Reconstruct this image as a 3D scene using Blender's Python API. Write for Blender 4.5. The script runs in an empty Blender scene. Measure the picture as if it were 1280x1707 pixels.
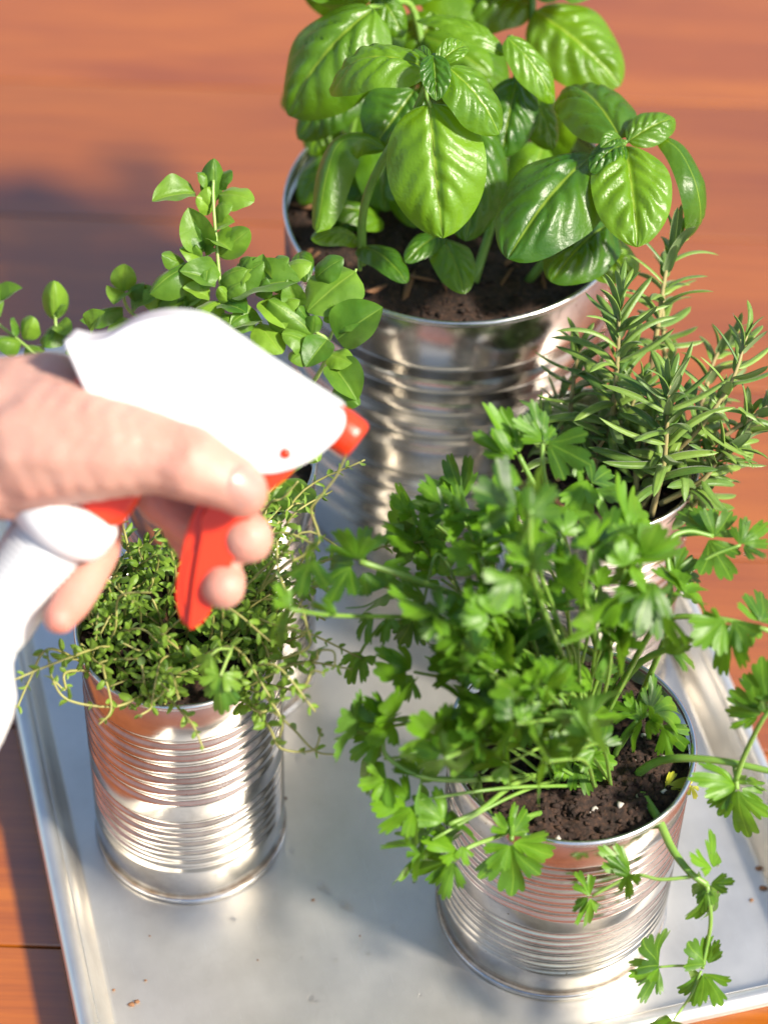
import bpy, bmesh, math, random
from mathutils import Vector, Matrix, noise

random.seed(7)
R = math.radians
scene = bpy.context.scene
col = scene.collection

# ------------------------------------------------------------------ camera
TH, ROLL, HCAM, FPX = R(48.2665), R(1.98), 0.947, 4221.8
CAM = Vector((0.0, -HCAM / math.tan(TH), HCAM))
FWD = Vector((0, math.cos(TH), -math.sin(TH)))
_rt, _up = Vector((1, 0, 0)), Vector((0, math.sin(TH), math.cos(TH)))
RIGHT = _rt * math.cos(ROLL) + _up * math.sin(ROLL)
UP = -_rt * math.sin(ROLL) + _up * math.cos(ROLL)
cd = bpy.data.cameras.new('camera')
cam = bpy.data.objects.new('camera', cd)
col.objects.link(cam)
m = Matrix((RIGHT, UP, -FWD)).transposed().to_4x4()
m.translation = CAM
cam.matrix_world = m
cd.sensor_fit = 'VERTICAL'
cd.sensor_height = 36.0
cd.lens = FPX / 1707.0 * 36.0
cd.clip_start, cd.clip_end = 0.02, 50
cd.dof.use_dof = True
cd.dof.focus_distance = 1.045
cd.dof.aperture_fstop = 5.0
scene.camera = cam

# ------------------------------------------------------------------ light
SUN_EL, SUN_AZ = R(46), R(116)          # azimuth from +Y towards +X
world = bpy.data.worlds.new("World")
scene.world = world
world.use_nodes = True
wnt = world.node_tree
sky = wnt.nodes.new('ShaderNodeTexSky')
sky.sky_type = 'NISHITA'
sky.sun_disc = False
sky.sun_elevation = SUN_EL
sky.sun_rotation = SUN_AZ
sky.air_density, sky.dust_density, sky.ozone_density = 1.0, 1.5, 1.0
wnt.links.new(sky.outputs[0], wnt.nodes['Background'].inputs[0])
wnt.nodes['Background'].inputs[1].default_value = 0.12
sd = bpy.data.lights.new('sun', 'SUN')
sd.energy, sd.angle, sd.color = 4.6, R(6.0), (1.0, 0.91, 0.78)
sun = bpy.data.objects.new('sun', sd)
col.objects.link(sun)
sdir = Vector((math.sin(SUN_AZ) * math.cos(SUN_EL), math.cos(SUN_AZ) * math.cos(SUN_EL), math.sin(SUN_EL)))
sun.rotation_euler = sdir.to_track_quat('Z', 'Y').to_euler()
sun.location = sdir * 3
vs = scene.view_settings
vs.view_transform, vs.look, vs.exposure, vs.gamma = 'Standard', 'None', 0.92, 1.0
scene.render.engine = 'CYCLES'
scene.cycles.use_denoising = True
scene.cycles.max_bounces = 8
scene.cycles.diffuse_bounces = 3
scene.cycles.glossy_bounces = 4
scene.cycles.transmission_bounces = 6
scene.cycles.sample_clamp_indirect = 6.0


# ------------------------------------------------------------------ helpers
def at(px, py, d):
    """point seen at photo pixel (px, py), d metres in front of the lens plane"""
    return CAM + (FWD + RIGHT * ((px - 640) / FPX) - UP * ((py - 853.5) / FPX)) * d


def at_z(px, py, z):
    v = FWD + RIGHT * ((px - 640) / FPX) - UP * ((py - 853.5) / FPX)
    return CAM + v * ((z - CAM.z) / v.z)


def depth(p):
    return (p - CAM).dot(FWD)


def tag(o, label=None, cat=None, group=None, kind=None):
    if label: o['label'] = label
    if cat: o['category'] = cat
    if group: o['group'] = group
    if kind: o['kind'] = kind
    return o


def empty(name, loc):
    o = bpy.data.objects.new(name, None)
    o.location = loc
    o.empty_display_size = 0.02
    col.objects.link(o)
    return o


def mesh_of(name, verts, faces, mat=None, smooth=True, uvs=None, mats=None, fmats=None):
    me = bpy.data.meshes.new(name)
    me.from_pydata([tuple(v) for v in verts], [], faces)
    for mm in (mats or ([mat] if mat else [])):
        me.materials.append(mm)
    if fmats:
        for p, k in zip(me.polygons, fmats): p.material_index = k
    if smooth:
        for p in me.polygons: p.use_smooth = True
    if uvs:
        uv = me.uv_layers.new(name='UVMap')
        for l in me.loops: uv.data[l.index].uv = uvs[l.vertex_index]
    me.update()
    return me


def put(name, me, parent=None, loc=(0, 0, 0)):
    """link a mesh whose vertices are in world space (minus the parent's place)"""
    o = bpy.data.objects.new(name, me)
    col.objects.link(o)
    o.location = loc
    if parent is not None: o.parent = parent
    return o


class MB:
    def __init__(self): self.v, self.f, self.m = [], [], []

    def add(self, verts, faces, mi=0):
        b = len(self.v)
        self.v += [Vector(p) for p in verts]
        self.f += [tuple(i + b for i in f) for f in faces]
        self.m += [mi] * len(faces)

    def build(self, name, mat, parent=None, origin=None, smooth=True, mats=None):
        o = Vector(origin) if origin is not None else Vector((0, 0, 0))
        me = mesh_of(name, [p - o for p in self.v], self.f, mat, smooth, mats=mats, fmats=self.m if mats else None)
        return put(name, me, parent)


def smooth_path(pts, n=6):
    pts = [Vector(p) for p in pts]
    if len(pts) < 3:
        return [pts[0].lerp(pts[-1], i / n) for i in range(n + 1)]
    P = [2 * pts[0] - pts[1]] + pts + [2 * pts[-1] - pts[-2]]
    out = []
    for i in range(1, len(P) - 2):
        a, b, c, d = P[i - 1], P[i], P[i + 1], P[i + 2]
        for k in range(n):
            t = k / n
            out.append(0.5 * ((2 * b) + (c - a) * t + (2 * a - 5 * b + 4 * c - d) * t * t + (3 * b - a - 3 * c + d) * t ** 3))
    out.append(P[-2])
    return out


def tube(mb, pts, r0, r1, seg=6, n=6, mi=0):
    path = smooth_path(pts, n)
    verts, faces = [], []
    ref = Vector((0.3, 0.5, 0.81))
    for i, p in enumerate(path):
        t = (path[min(i + 1, len(path) - 1)] - path[max(i - 1, 0)]).normalized()
        a = t.cross(ref)
        if a.length < 1e-3: a = t.cross(Vector((1, 0, 0)))
        a.normalize()
        b = t.cross(a)
        r = r0 + (r1 - r0) * i / (len(path) - 1)
        for k in range(seg):
            g = 2 * math.pi * k / seg
            verts.append(p + (a * math.cos(g) + b * math.sin(g)) * r)
    for i in range(len(path) - 1):
        for k in range(seg):
            faces.append((i * seg + k, i * seg + (k + 1) % seg, (i + 1) * seg + (k + 1) % seg, (i + 1) * seg + k))
    faces.append(tuple(range(seg))[::-1])
    faces.append(tuple((len(path) - 1) * seg + k for k in range(seg)))
    mb.add(verts, faces, mi)
    return path


def lathe(mb, profile, seg=96, center=(0, 0, 0), mi=0, wob=None):
    verts, faces = [], []
    c = Vector(center)
    for (r, z) in profile:
        for k in range(seg):
            g = 2 * math.pi * k / seg
            rr = r if wob is None else r * wob(g, z)
            verts.append(c + Vector((rr * math.cos(g), rr * math.sin(g), z)))
    for i in range(len(profile) - 1):
        for k in range(seg):
            faces.append((i * seg + k, i * seg + (k + 1) % seg, (i + 1) * seg + (k + 1) % seg, (i + 1) * seg + k))
    mb.add(verts, faces, mi)


_ICO = {}


def ico(mb, c, r, sc=(1, 1, 1), mi=0, jit=0.0, sub=1):
    if sub not in _ICO:
        bm = bmesh.new()
        bmesh.ops.create_icosphere(bm, subdivisions=sub, radius=1)
        _ICO[sub] = ([v.co.copy() for v in bm.verts], [tuple(v.index for v in f.verts) for f in bm.faces])
        bm.free()
    cv, cf = _ICO[sub]
    c = Vector(c)
    vs_ = []
    for v in cv:
        j = (1 + random.uniform(-jit, jit)) * r
        vs_.append(c + Vector((v.x * sc[0], v.y * sc[1], v.z * sc[2])) * j)
    mb.add(vs_, cf, mi)


def frame(B, T, N):
    """matrix with x from B to T (unit), z near N"""
    X = (T - B).normalized()
    Z = (N - X * N.dot(X))
    if Z.length < 1e-4: Z = Vector((0, 0, 1)) - X * X.z
    Z.normalize()
    Y = Z.cross(X)
    mm = Matrix((X, Y, Z)).transposed().to_4x4()
    mm.translation = B
    return mm


# ------------------------------------------------------------------ materials
def new_mat(name):
    mt = bpy.data.materials.new(name)
    mt.use_nodes = True
    nt = mt.node_tree
    return mt, nt, nt.nodes['Principled BSDF']


def nd(nt, typ, **kw):
    n = nt.nodes.new(typ)
    for k, v in kw.items():
        if k.startswith('i_'):
            key = k[2:]
            n.inputs[int(key) if key.isdigit() else key.replace('_', ' ')].default_value = v
        else:
            setattr(n, k, v)
    return n


def ramp(nt, stops):
    r = nt.nodes.new('ShaderNodeValToRGB')
    e = r.color_ramp.elements
    while len(e) < len(stops): e.new(0.5)
    for x, (p, c) in zip(e, stops):
        x.position = p
        x.color = (*c, 1)
    return r


def noise_tex(nt, scale, detail=4, rough=0.55, vec=None, dist=0.0):
    n = nd(nt, 'ShaderNodeTexNoise')
    n.inputs['Scale'].default_value = scale
    n.inputs['Detail'].default_value = detail
    n.inputs['Roughness'].default_value = rough
    n.inputs['Distortion'].default_value = dist
    if vec is not None: nt.links.new(vec, n.inputs['Vector'])
    return n


def bump(nt, b, height, strength, dist=0.001):
    n = nd(nt, 'ShaderNodeBump')
    n.inputs['Strength'].default_value = strength
    n.inputs['Distance'].default_value = dist
    nt.links.new(height, n.inputs['Height'])
    nt.links.new(n.outputs[0], b.inputs['Normal'])
    return n


def leaf_mat(name, dark, light, vein, under, gloss=0.35, spec=0.5, trans=0.3, tint=(0.35, 0.6, 0.04), nscale=60, veins=None, fuzz=0.0, bumps=0.25):
    mt, nt, b = new_mat(name)
    L = nt.links
    oi = nd(nt, 'ShaderNodeObjectInfo')
    uv = nd(nt, 'ShaderNodeUVMap')
    tc = nd(nt, 'ShaderNodeTexCoord')
    geo = nd(nt, 'ShaderNodeNewGeometry')
    nz = noise_tex(nt, nscale, 3, 0.6, geo.outputs['Position'])
    mix0 = nd(nt, 'ShaderNodeMix', data_type='RGBA')
    mix0.inputs['A'].default_value = (*dark, 1)
    mix0.inputs['B'].default_value = (*light, 1)
    ad = nd(nt, 'ShaderNodeMath', operation='ADD')
    mu = nd(nt, 'ShaderNodeMath', operation='MULTIPLY')
    mu.inputs[1].default_value = 0.75
    L.new(oi.outputs['Random'], mu.inputs[0])
    su = nd(nt, 'ShaderNodeMath', operation='MULTIPLY_ADD')
    su.inputs[1].default_value = 0.9
    su.inputs[2].default_value = -0.32
    L.new(nz.outputs['Fac'], su.inputs[0])
    L.new(mu.outputs[0], ad.inputs[0])
    L.new(su.outputs[0], ad.inputs[1])
    ad.use_clamp = True
    L.new(ad.outputs[0], mix0.inputs['Factor'])
    # veins from the leaf's own length/width coordinates
    sep = nd(nt, 'ShaderNodeSeparateXYZ')
    L.new(uv.outputs[0], sep.inputs[0])
    cen = nd(nt, 'ShaderNodeMath', operation='SUBTRACT')
    cen.inputs[1].default_value = 0.5
    L.new(sep.outputs['Y'], cen.inputs[0])
    ab = nd(nt, 'ShaderNodeMath', operation='ABSOLUTE')
    L.new(cen.outputs[0], ab.inputs[0])
    mr = nd(nt, 'ShaderNodeMapRange', interpolation_type='SMOOTHSTEP')
    mr.inputs['From Min'].default_value = 0.024
    mr.inputs['From Max'].default_value = 0.004
    L.new(ab.outputs[0], mr.inputs['Value'])
    fac = mr.outputs[0]
    if veins:
        # side veins: s = u*n - |v|*k
        m1 = nd(nt, 'ShaderNodeMath', operation='MULTIPLY'); m1.inputs[1].default_value = veins[0]
        m2 = nd(nt, 'ShaderNodeMath', operation='MULTIPLY'); m2.inputs[1].default_value = veins[1] * 2
        m3 = nd(nt, 'ShaderNodeMath', operation='SUBTRACT')
        m4 = nd(nt, 'ShaderNodeMath', operation='PINGPONG'); m4.inputs[1].default_value = 0.5
        L.new(sep.outputs['X'], m1.inputs[0]); L.new(ab.outputs[0], m2.inputs[0])
        L.new(m1.outputs[0], m3.inputs[0]); L.new(m2.outputs[0], m3.inputs[1]); L.new(m3.outputs[0], m4.inputs[0])
        mr2 = nd(nt, 'ShaderNodeMapRange', interpolation_type='SMOOTHSTEP')
        mr2.inputs['From Min'].default_value = 0.07
        mr2.inputs['From Max'].default_value = 0.0
        mr2.inputs['To Max'].default_value = 0.40
        L.new(m4.outputs[0], mr2.inputs['Value'])
        mx = nd(nt, 'ShaderNodeMath', operation='MAXIMUM')
        L.new(fac, mx.inputs[0]); L.new(mr2.outputs[0], mx.inputs[1])
        fac = mx.outputs[0]
    mix1 = nd(nt, 'ShaderNodeMix', data_type='RGBA')
    mix1.inputs['B'].default_value = (*vein, 1)
    sc_ = nd(nt, 'ShaderNodeMath', operation='MULTIPLY'); sc_.inputs[1].default_value = 0.55
    L.new(fac, sc_.inputs[0])
    L.new(sc_.outputs[0], mix1.inputs['Factor'])
    L.new(mix0.outputs['Result'], mix1.inputs['A'])
    mix2 = nd(nt, 'ShaderNodeMix', data_type='RGBA')
    mix2.inputs['B'].default_value = (*under, 1)
    L.new(geo.outputs['Backfacing'], mix2.inputs['Factor'])
    L.new(mix1.outputs['Result'], mix2.inputs['A'])
    L.new(mix2.outputs['Result'], b.inputs['Base Color'])
    b.inputs['Roughness'].default_value = gloss
    b.inputs['Specular IOR Level'].default_value = spec
    if fuzz:
        b.inputs['Sheen Weight'].default_value = fuzz
        b.inputs['Sheen Roughness'].default_value = 0.4
    nb = noise_tex(nt, nscale * 9, 3, 0.6, geo.outputs['Position'])
    bump(nt, b, nb.outputs['Fac'], bumps, 0.0006)
    tr = nd(nt, 'ShaderNodeBsdfTranslucent')
    mt2 = nd(nt, 'ShaderNodeMix', data_type='RGBA')
    mt2.inputs['Factor'].default_value = 0.6
    mt2.inputs['B'].default_value = (*tint, 1)
    L.new(mix2.outputs['Result'], mt2.inputs['A'])
    L.new(mt2.outputs['Result'], tr.inputs['Color'])
    ms = nd(nt, 'ShaderNodeMixShader')
    ms.inputs[0].default_value = trans
    L.new(b.outputs[0], ms.inputs[1]); L.new(tr.outputs[0], ms.inputs[2])
    L.new(ms.outputs[0], nt.nodes['Material Output'].inputs['Surface'])
    return mt


def plain(name, c, rough=0.5, metal=0.0, spec=0.5, var=0.0, scale=40, c2=None, bumps=0.0, bscale=300, sss=0.0, rad=(0.01, 0.004, 0.002), coat=0.0):
    mt, nt, b = new_mat(name)
    b.inputs['Base Color'].default_value = (*c, 1)
    tc = nd(nt, 'ShaderNodeTexCoord')
    if c2:
        n = noise_tex(nt, scale, 4, 0.6, tc.outputs['Object'])
        r = ramp(nt, [(0.3, c), (0.7, c2)])
        nt.links.new(n.outputs['Fac'], r.inputs[0])
        nt.links.new(r.outputs[0], b.inputs['Base Color'])
    b.inputs['Roughness'].default_value = rough
    b.inputs['Metallic'].default_value = metal
    b.inputs['Specular IOR Level'].default_value = spec
    b.inputs['Coat Weight'].default_value = coat
    if bumps:
        n2 = noise_tex(nt, bscale, 4, 0.6, tc.outputs['Object'])
        bump(nt, b, n2.outputs['Fac'], bumps, 0.0008)
    if sss:
        b.inputs['Subsurface Weight'].default_value = sss
        b.inputs['Subsurface Radius'].default_value = rad
        b.inputs['Subsurface Scale'].default_value = 1.0
    return mt


def wood_mat():
    mt, nt, b = new_mat('varnished_wood')
    L = nt.links
    oi = nd(nt, 'ShaderNodeObjectInfo')
    geo = nd(nt, 'ShaderNodeNewGeometry')
    mp = nd(nt, 'ShaderNodeMapping')
    mp.inputs['Scale'].default_value = (1.6, 15, 15)
    L.new(geo.outputs['Position'], mp.inputs['Vector'])
    cb = nd(nt, 'ShaderNodeCombineXYZ')
    mm_ = nd(nt, 'ShaderNodeMath', operation='MULTIPLY'); mm_.inputs[1].default_value = 40
    L.new(oi.outputs['Random'], mm_.inputs[0]); L.new(mm_.outputs[0], cb.inputs[0])
    L.new(cb.outputs[0], mp.inputs['Location'])
    n1 = noise_tex(nt, 1.6, 6, 0.6, mp.outputs[0], 0.7)
    r = ramp(nt, [(0.2, (0.22, 0.046, 0.001)), (0.5, (0.33, 0.086, 0.0015)), (0.8, (0.43, 0.126, 0.002))])
    L.new(n1.outputs['Fac'], r.inputs[0])
    mp2 = nd(nt, 'ShaderNodeMapping')
    mp2.inputs['Scale'].default_value = (14, 420, 420)
    L.new(geo.outputs['Position'], mp2.inputs['Vector'])
    n2 = noise_tex(nt, 1.0, 3, 0.6, mp2.outputs[0])
    r2 = ramp(nt, [(0.35, (0.74, 0.70, 0.70)), (0.62, (1, 1, 1))])
    L.new(n2.outputs['Fac'], r2.inputs[0])
    mx = nd(nt, 'ShaderNodeMix', data_type='RGBA', blend_type='MULTIPLY')
    mx.inputs['Factor'].default_value = 0.7
    L.new(r.outputs[0], mx.inputs['A']); L.new(r2.outputs[0], mx.inputs['B'])
    hs = nd(nt, 'ShaderNodeHueSaturation')
    mr = nd(nt, 'ShaderNodeMapRange')
    mr.inputs['To Min'].default_value, mr.inputs['To Max'].default_value = 0.78, 1.2
    L.new(oi.outputs['Random'], mr.inputs['Value'])
    L.new(mr.outputs[0], hs.inputs['Value'])
    L.new(mx.outputs['Result'], hs.inputs['Color'])
    L.new(hs.outputs[0], b.inputs['Base Color'])
    b.inputs['Roughness'].default_value = 0.40
    b.inputs['Specular IOR Level'].default_value = 0.2
    b.inputs['Coat Weight'].default_value = 1.0
    b.inputs['Coat Roughness'].default_value = 0.22
    b.inputs['Coat IOR'].default_value = 2.1
    bump(nt, b, n2.outputs['Fac'], 0.12, 0.0006)
    return mt


def tin_mat(name, base, rough, aniso=0.0, spots=True):
    mt, nt, b = new_mat(name)
    L = nt.links
    tc = nd(nt, 'ShaderNodeTexCoord')
    mp = nd(nt, 'ShaderNodeMapping')
    mp.inputs['Scale'].default_value = (1, 1, 18)
    L.new(tc.outputs['Object'], mp.inputs['Vector'])
    n1 = noise_tex(nt, 90, 3, 0.6, mp.outputs[0])
    mr = nd(nt, 'ShaderNodeMapRange')
    mr.inputs['To Min'].default_value, mr.inputs['To Max'].default_value = rough * 0.55, rough * 1.6
    L.new(n1.outputs['Fac'], mr.inputs['Value'])
    L.new(mr.outputs[0], b.inputs['Roughness'])
    n3 = noise_tex(nt, 28, 6, 0.7, tc.outputs['Object'])
    r = ramp(nt, [(0.34, tuple(x * 0.62 for x in base)), (0.55, base)])
    L.new(n3.outputs['Fac'], r.inputs[0])
    colr = r.outputs[0]
    if spots:
        n4 = noise_tex(nt, 420, 2, 0.5, tc.outputs['Object'])
        r4 = ramp(nt, [(0.73, (1, 1, 1)), (0.77, (0.35, 0.25, 0.16))])
        L.new(n4.outputs['Fac'], r4.inputs[0])
        mx = nd(nt, 'ShaderNodeMix', data_type='RGBA', blend_type='MULTIPLY')
        mx.inputs['Factor'].default_value = 0.8
        L.new(colr, mx.inputs['A']); L.new(r4.outputs[0], mx.inputs['B'])
        colr = mx.outputs['Result']
    L.new(colr, b.inputs['Base Color'])
    b.inputs['Metallic'].default_value = 1.0
    bump(nt, b, n1.outputs['Fac'], 0.03, 0.0003)
    return mt


def tray_mat():
    mt, nt, b = new_mat('worn_aluminium')
    L = nt.links
    geo = nd(nt, 'ShaderNodeTexCoord')
    n1 = noise_tex(nt, 26, 6, 0.65, geo.outputs['Object'])
    r = ramp(nt, [(0.3, (0.68, 0.645, 0.585)), (0.65, (0.78, 0.75, 0.69))])
    L.new(n1.outputs['Fac'], r.inputs[0])
    n2 = noise_tex(nt, 300, 3, 0.6, geo.outputs['Object'])
    # faint random scratches
    mp = nd(nt, 'ShaderNodeMapping')
    mp.inputs['Rotation'].default_value = (0, 0, 0.6)
    mp.inputs['Scale'].default_value = (60, 2400, 1)
    L.new(geo.outputs['Object'], mp.inputs['Vector'])
    n3 = noise_tex(nt, 1, 2, 0.5, mp.outputs[0])
    r3 = ramp(nt, [(0.66, (0, 0, 0)), (0.74, (1, 1, 1))])
    L.new(n3.outputs['Fac'], r3.inputs[0])
    mx = nd(nt, 'ShaderNodeMix', data_type='RGBA')
    mx.inputs['B'].default_value = (0.85, 0.84, 0.82, 1)
    m5 = nd(nt, 'ShaderNodeMath', operation='MULTIPLY'); m5.inputs[1].default_value = 0.6
    L.new(r3.outputs[0], m5.inputs[0]); L.new(m5.outputs[0], mx.inputs['Factor'])
    L.new(r.outputs[0], mx.inputs['A'])
    L.new(mx.outputs['Result'], b.inputs['Base Color'])
    n6 = noise_tex(nt, 60, 2, 0.5, geo.outputs['Object'])
    r6 = ramp(nt, [(0.60, (1, 1, 1)), (0.64, (0.80, 0.78, 0.75)), (0.67, (0.96, 0.95, 0.94))])
    nt.links.new(n6.outputs['Fac'], r6.inputs[0])
    m6 = nd(nt, 'ShaderNodeMix', data_type='RGBA', blend_type='MULTIPLY')
    m6.inputs['Factor'].default_value = 0.12
    L.new(mx.outputs['Result'], m6.inputs['A']); L.new(r6.outputs[0], m6.inputs['B'])
    L.new(m6.outputs['Result'], b.inputs['Base Color'])
    b.inputs['Metallic'].default_value = 0.86
    mr = nd(nt, 'ShaderNodeMapRange')
    mr.inputs['To Min'].default_value, mr.inputs['To Max'].default_value = 0.28, 0.44
    L.new(n1.outputs['Fac'], mr.inputs['Value'])
    L.new(mr.outputs[0], b.inputs['Roughness'])
    bump(nt, b, n2.outputs['Fac'], 0.06, 0.0004)
    return mt


def soil_mat():
    mt, nt, b = new_mat('potting_mix')
    L = nt.links
    geo = nd(nt, 'ShaderNodeNewGeometry')
    n1 = noise_tex(nt, 420, 5, 0.7, geo.outputs['Position'])
    r = ramp(nt, [(0.3, (0.007, 0.004, 0.002)), (0.52, (0.030, 0.014, 0.008)), (0.74, (0.10, 0.048, 0.024))])
    L.new(n1.outputs['Fac'], r.inputs[0])
    L.new(r.outputs[0], b.inputs['Base Color'])
    b.inputs['Roughness'].default_value = 0.85
    bump(nt, b, n1.outputs['Fac'], 0.8, 0.0015)
    return mt


M = {}
M['wood'] = wood_mat()
M['tray'] = tray_mat()
M['tin'] = tin_mat('tinplate', (0.60, 0.575, 0.53), 0.17)
M['rimtin'] = tin_mat('tinplate_rim', (0.68, 0.67, 0.65), 0.22, spots=False)
M['rust'] = plain('rusty_seam', (0.30, 0.20, 0.12), 0.5, 0.7, c2=(0.62, 0.58, 0.52), scale=120)
M['soil'] = soil_mat()
M['perlite'] = plain('perlite', (0.50, 0.46, 0.40), 0.8)
M['bark'] = plain('bark_chip', (0.16, 0.07, 0.03), 0.8, c2=(0.22, 0.11, 0.05), scale=200)
M['basil'] = leaf_mat('basil_leaf', (0.020, 0.090, 0.003), (0.140, 0.290, 0.006), (0.30, 0.42, 0.035), (0.13, 0.25, 0.03), gloss=0.36, spec=0.55, trans=0.28, tint=(0.45, 0.62, 0.01), nscale=45, veins=None, bumps=0.55)
M['oregano'] = leaf_mat('oregano_leaf', (0.036, 0.125, 0.010), (0.20, 0.36, 0.028), (0.28, 0.42, 0.06), (0.17, 0.30, 0.05), gloss=0.42, spec=0.4, trans=0.30, tint=(0.42, 0.65, 0.05), nscale=80, veins=None, fuzz=0.15)
M['thyme'] = leaf_mat('thyme_leaf', (0.060, 0.145, 0.012), (0.21, 0.34, 0.035), (0.22, 0.36, 0.08), (0.17, 0.27, 0.09), gloss=0.45, spec=0.4, trans=0.25, nscale=150, fuzz=0.1)
M['rosemary'] = leaf_mat('rosemary_needle', (0.050, 0.125, 0.020), (0.19, 0.30, 0.045), (0.20, 0.31, 0.07), (0.16, 0.23, 0.09), gloss=0.42, spec=0.45, trans=0.12, nscale=160, fuzz=0.15)
M['parsley'] = leaf_mat('parsley_leaf', (0.008, 0.048, 0.005), (0.125, 0.285, 0.012), (0.22, 0.38, 0.03), (0.09, 0.20, 0.03), gloss=0.42, spec=0.42, trans=0.28, tint=(0.30, 0.58, 0.03), nscale=70)
M['yellow_leaf'] = leaf_mat('yellow_parsley_leaf', (0.40, 0.47, 0.03), (0.55, 0.55, 0.05), (0.6, 0.6, 0.1), (0.5, 0.5, 0.1), trans=0.3, tint=(0.7, 0.7, 0.05))
M['stalk'] = plain('green_stalk', (0.10, 0.22, 0.025), 0.4, c2=(0.20, 0.34, 0.06), scale=60, sss=0.15)
M['pale_stalk'] = plain('pale_green_stalk', (0.22, 0.36, 0.07), 0.42, c2=(0.32, 0.44, 0.12), scale=60, sss=0.15)
M['wiry'] = plain('wiry_stem', (0.27, 0.25, 0.07), 0.55, c2=(0.36, 0.36, 0.11), scale=80)
M['woody'] = plain('woody_stem', (0.24, 0.17, 0.08), 0.65, c2=(0.34, 0.32, 0.12), scale=60)
M['white_plastic'] = plain('white_plastic', (0.78, 0.78, 0.775), 0.32, spec=0.5, sss=0.1, rad=(0.004, 0.004, 0.004))
M['bottle_plastic'] = plain('bottle_plastic', (0.62, 0.62, 0.615), 0.36, sss=0.25, rad=(0.006, 0.006, 0.006))
M['red_plastic'] = plain('red_orange_plastic', (0.70, 0.040, 0.008), 0.30, spec=0.5, sss=0.12, rad=(0.006, 0.002, 0.001))
M['skin'] = plain('skin', (0.45, 0.235, 0.175), 0.48, spec=0.4, c2=(0.51, 0.295, 0.23), scale=35, bumps=0.4, bscale=650, sss=0.3, rad=(0.009, 0.0035, 0.002))
nt = M['skin'].node_tree
b = nt.nodes['Principled BSDF']
src = b.inputs['Base Color'].links[0].from_socket
an = nd(nt, 'ShaderNodeAttribute', attribute_name='redness')
mxr = nd(nt, 'ShaderNodeMix', data_type='RGBA')
mxr.inputs['B'].default_value = (0.60, 0.20, 0.15, 1)
mlt = nd(nt, 'ShaderNodeMath', operation='MULTIPLY'); mlt.inputs[1].default_value = 0.75
nt.links.new(an.outputs['Fac'], mlt.inputs[0]); nt.links.new(mlt.outputs[0], mxr.inputs['Factor'])
nt.links.new(src, mxr.inputs['A']); nt.links.new(mxr.outputs['Result'], b.inputs['Base Color'])
M['nail'] = plain('fingernail', (0.43, 0.23, 0.185), 0.3, spec=0.5, sss=0.3)
mt, nt, b = new_mat('water')
b.inputs['Base Color'].default_value = (1, 1, 1, 1)
b.inputs['Roughness'].default_value = 0.02
b.inputs['IOR'].default_value = 1.33
b.inputs['Transmission Weight'].default_value = 1.0
nzw = noise_tex(nt, 200, 2)
bump(nt, b, nzw.outputs['Fac'], 0.05, 0.0003)
M['water'] = mt
# ------------------------------------------------------------------ places (metres)
THYME = (Vector((-0.0818, -0.1926, 0)), 0.0420, 0.1424)
PARSLEY = (Vector((0.0794, -0.2265, 0)), 0.0500, 0.1184)
BASIL = (Vector((0.0281, 0.0315, 0)), 0.0784, 0.1781)
_p = at_z(1002, 764, 0.142)
ROSEMARY = (Vector((_p.x, _p.y, 0)), 0.0420, 0.1424)
_p = at_z(364, 768, 0.142)
OREGANO = (Vector((_p.x, _p.y, 0)), 0.0420, 0.1424)

# ------------------------------------------------------------------ table
TOP = -0.0014
table = tag(empty('wooden_table', (0, 0, TOP)), 'reddish brown varnished plank table top under the metal tray', 'table')
PW = 0.118


def plank_mesh(w):
    mb = MB()
    x0, x1, t, c = -1.5, 1.5, 0.03, 0.0012
    sec = [(-w / 2, -t), (w / 2, -t), (w / 2, -c), (w / 2 - c * 0.35, -c * 0.35), (w / 2 - c, 0), (-w / 2 + c, 0), (-w / 2 + c * 0.35, -c * 0.35), (-w / 2, -c)]
    n = len(sec)
    vs_ = [Vector((x0, y, z)) for y, z in sec] + [Vector((x1, y, z)) for y, z in sec]
    fs = [(i, i + n, (i + 1) % n + n, (i + 1) % n) for i in range(n)] + [tuple(range(n)), tuple(range(2 * n - 1, n - 1, -1))]
    mb.add(vs_, fs)
    return mesh_of('plank', mb.v, mb.f, M['wood'], smooth=False)


pm = plank_mesh(PW - 0.0007)
for i in range(-10, 14):
    o = put('plank', pm, table, (0, i * PW + 0.037, 0))

# ------------------------------------------------------------------ tray
TA = R(105.961)
TD, TN = Vector((math.cos(TA), math.sin(TA), 0)), Vector((-math.sin(TA), math.cos(TA), 0))
TLEN, TWID = 0.457, 0.19987 + 0.12664
tc_ = TD * (-0.3221 + TLEN / 2) + TN * (0.19987 - TWID / 2)
tray = tag(empty('baking_tray', (tc_.x, tc_.y, 0)), 'worn aluminium baking tray with rolled rim carrying the herb cans', 'tray')
tray.rotation_euler = (0, 0, TA)


def rrect(inset, z, rad, seg=8):
    hx, hy = TLEN / 2 - inset, TWID / 2 - inset
    r = max(rad - inset, 0.005)
    out = []
    for cx, cy, a0 in ((hx - r, hy - r, 0), (-hx + r, hy - r, 90), (-hx + r, -hy + r, 180), (hx - r, -hy + r, 270)):
        for k in range(seg + 1):
            g = R(a0 + 90 * k / seg)
            out.append(Vector((cx + r * math.cos(g), cy + r * math.sin(g), z)))
    return out


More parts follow.
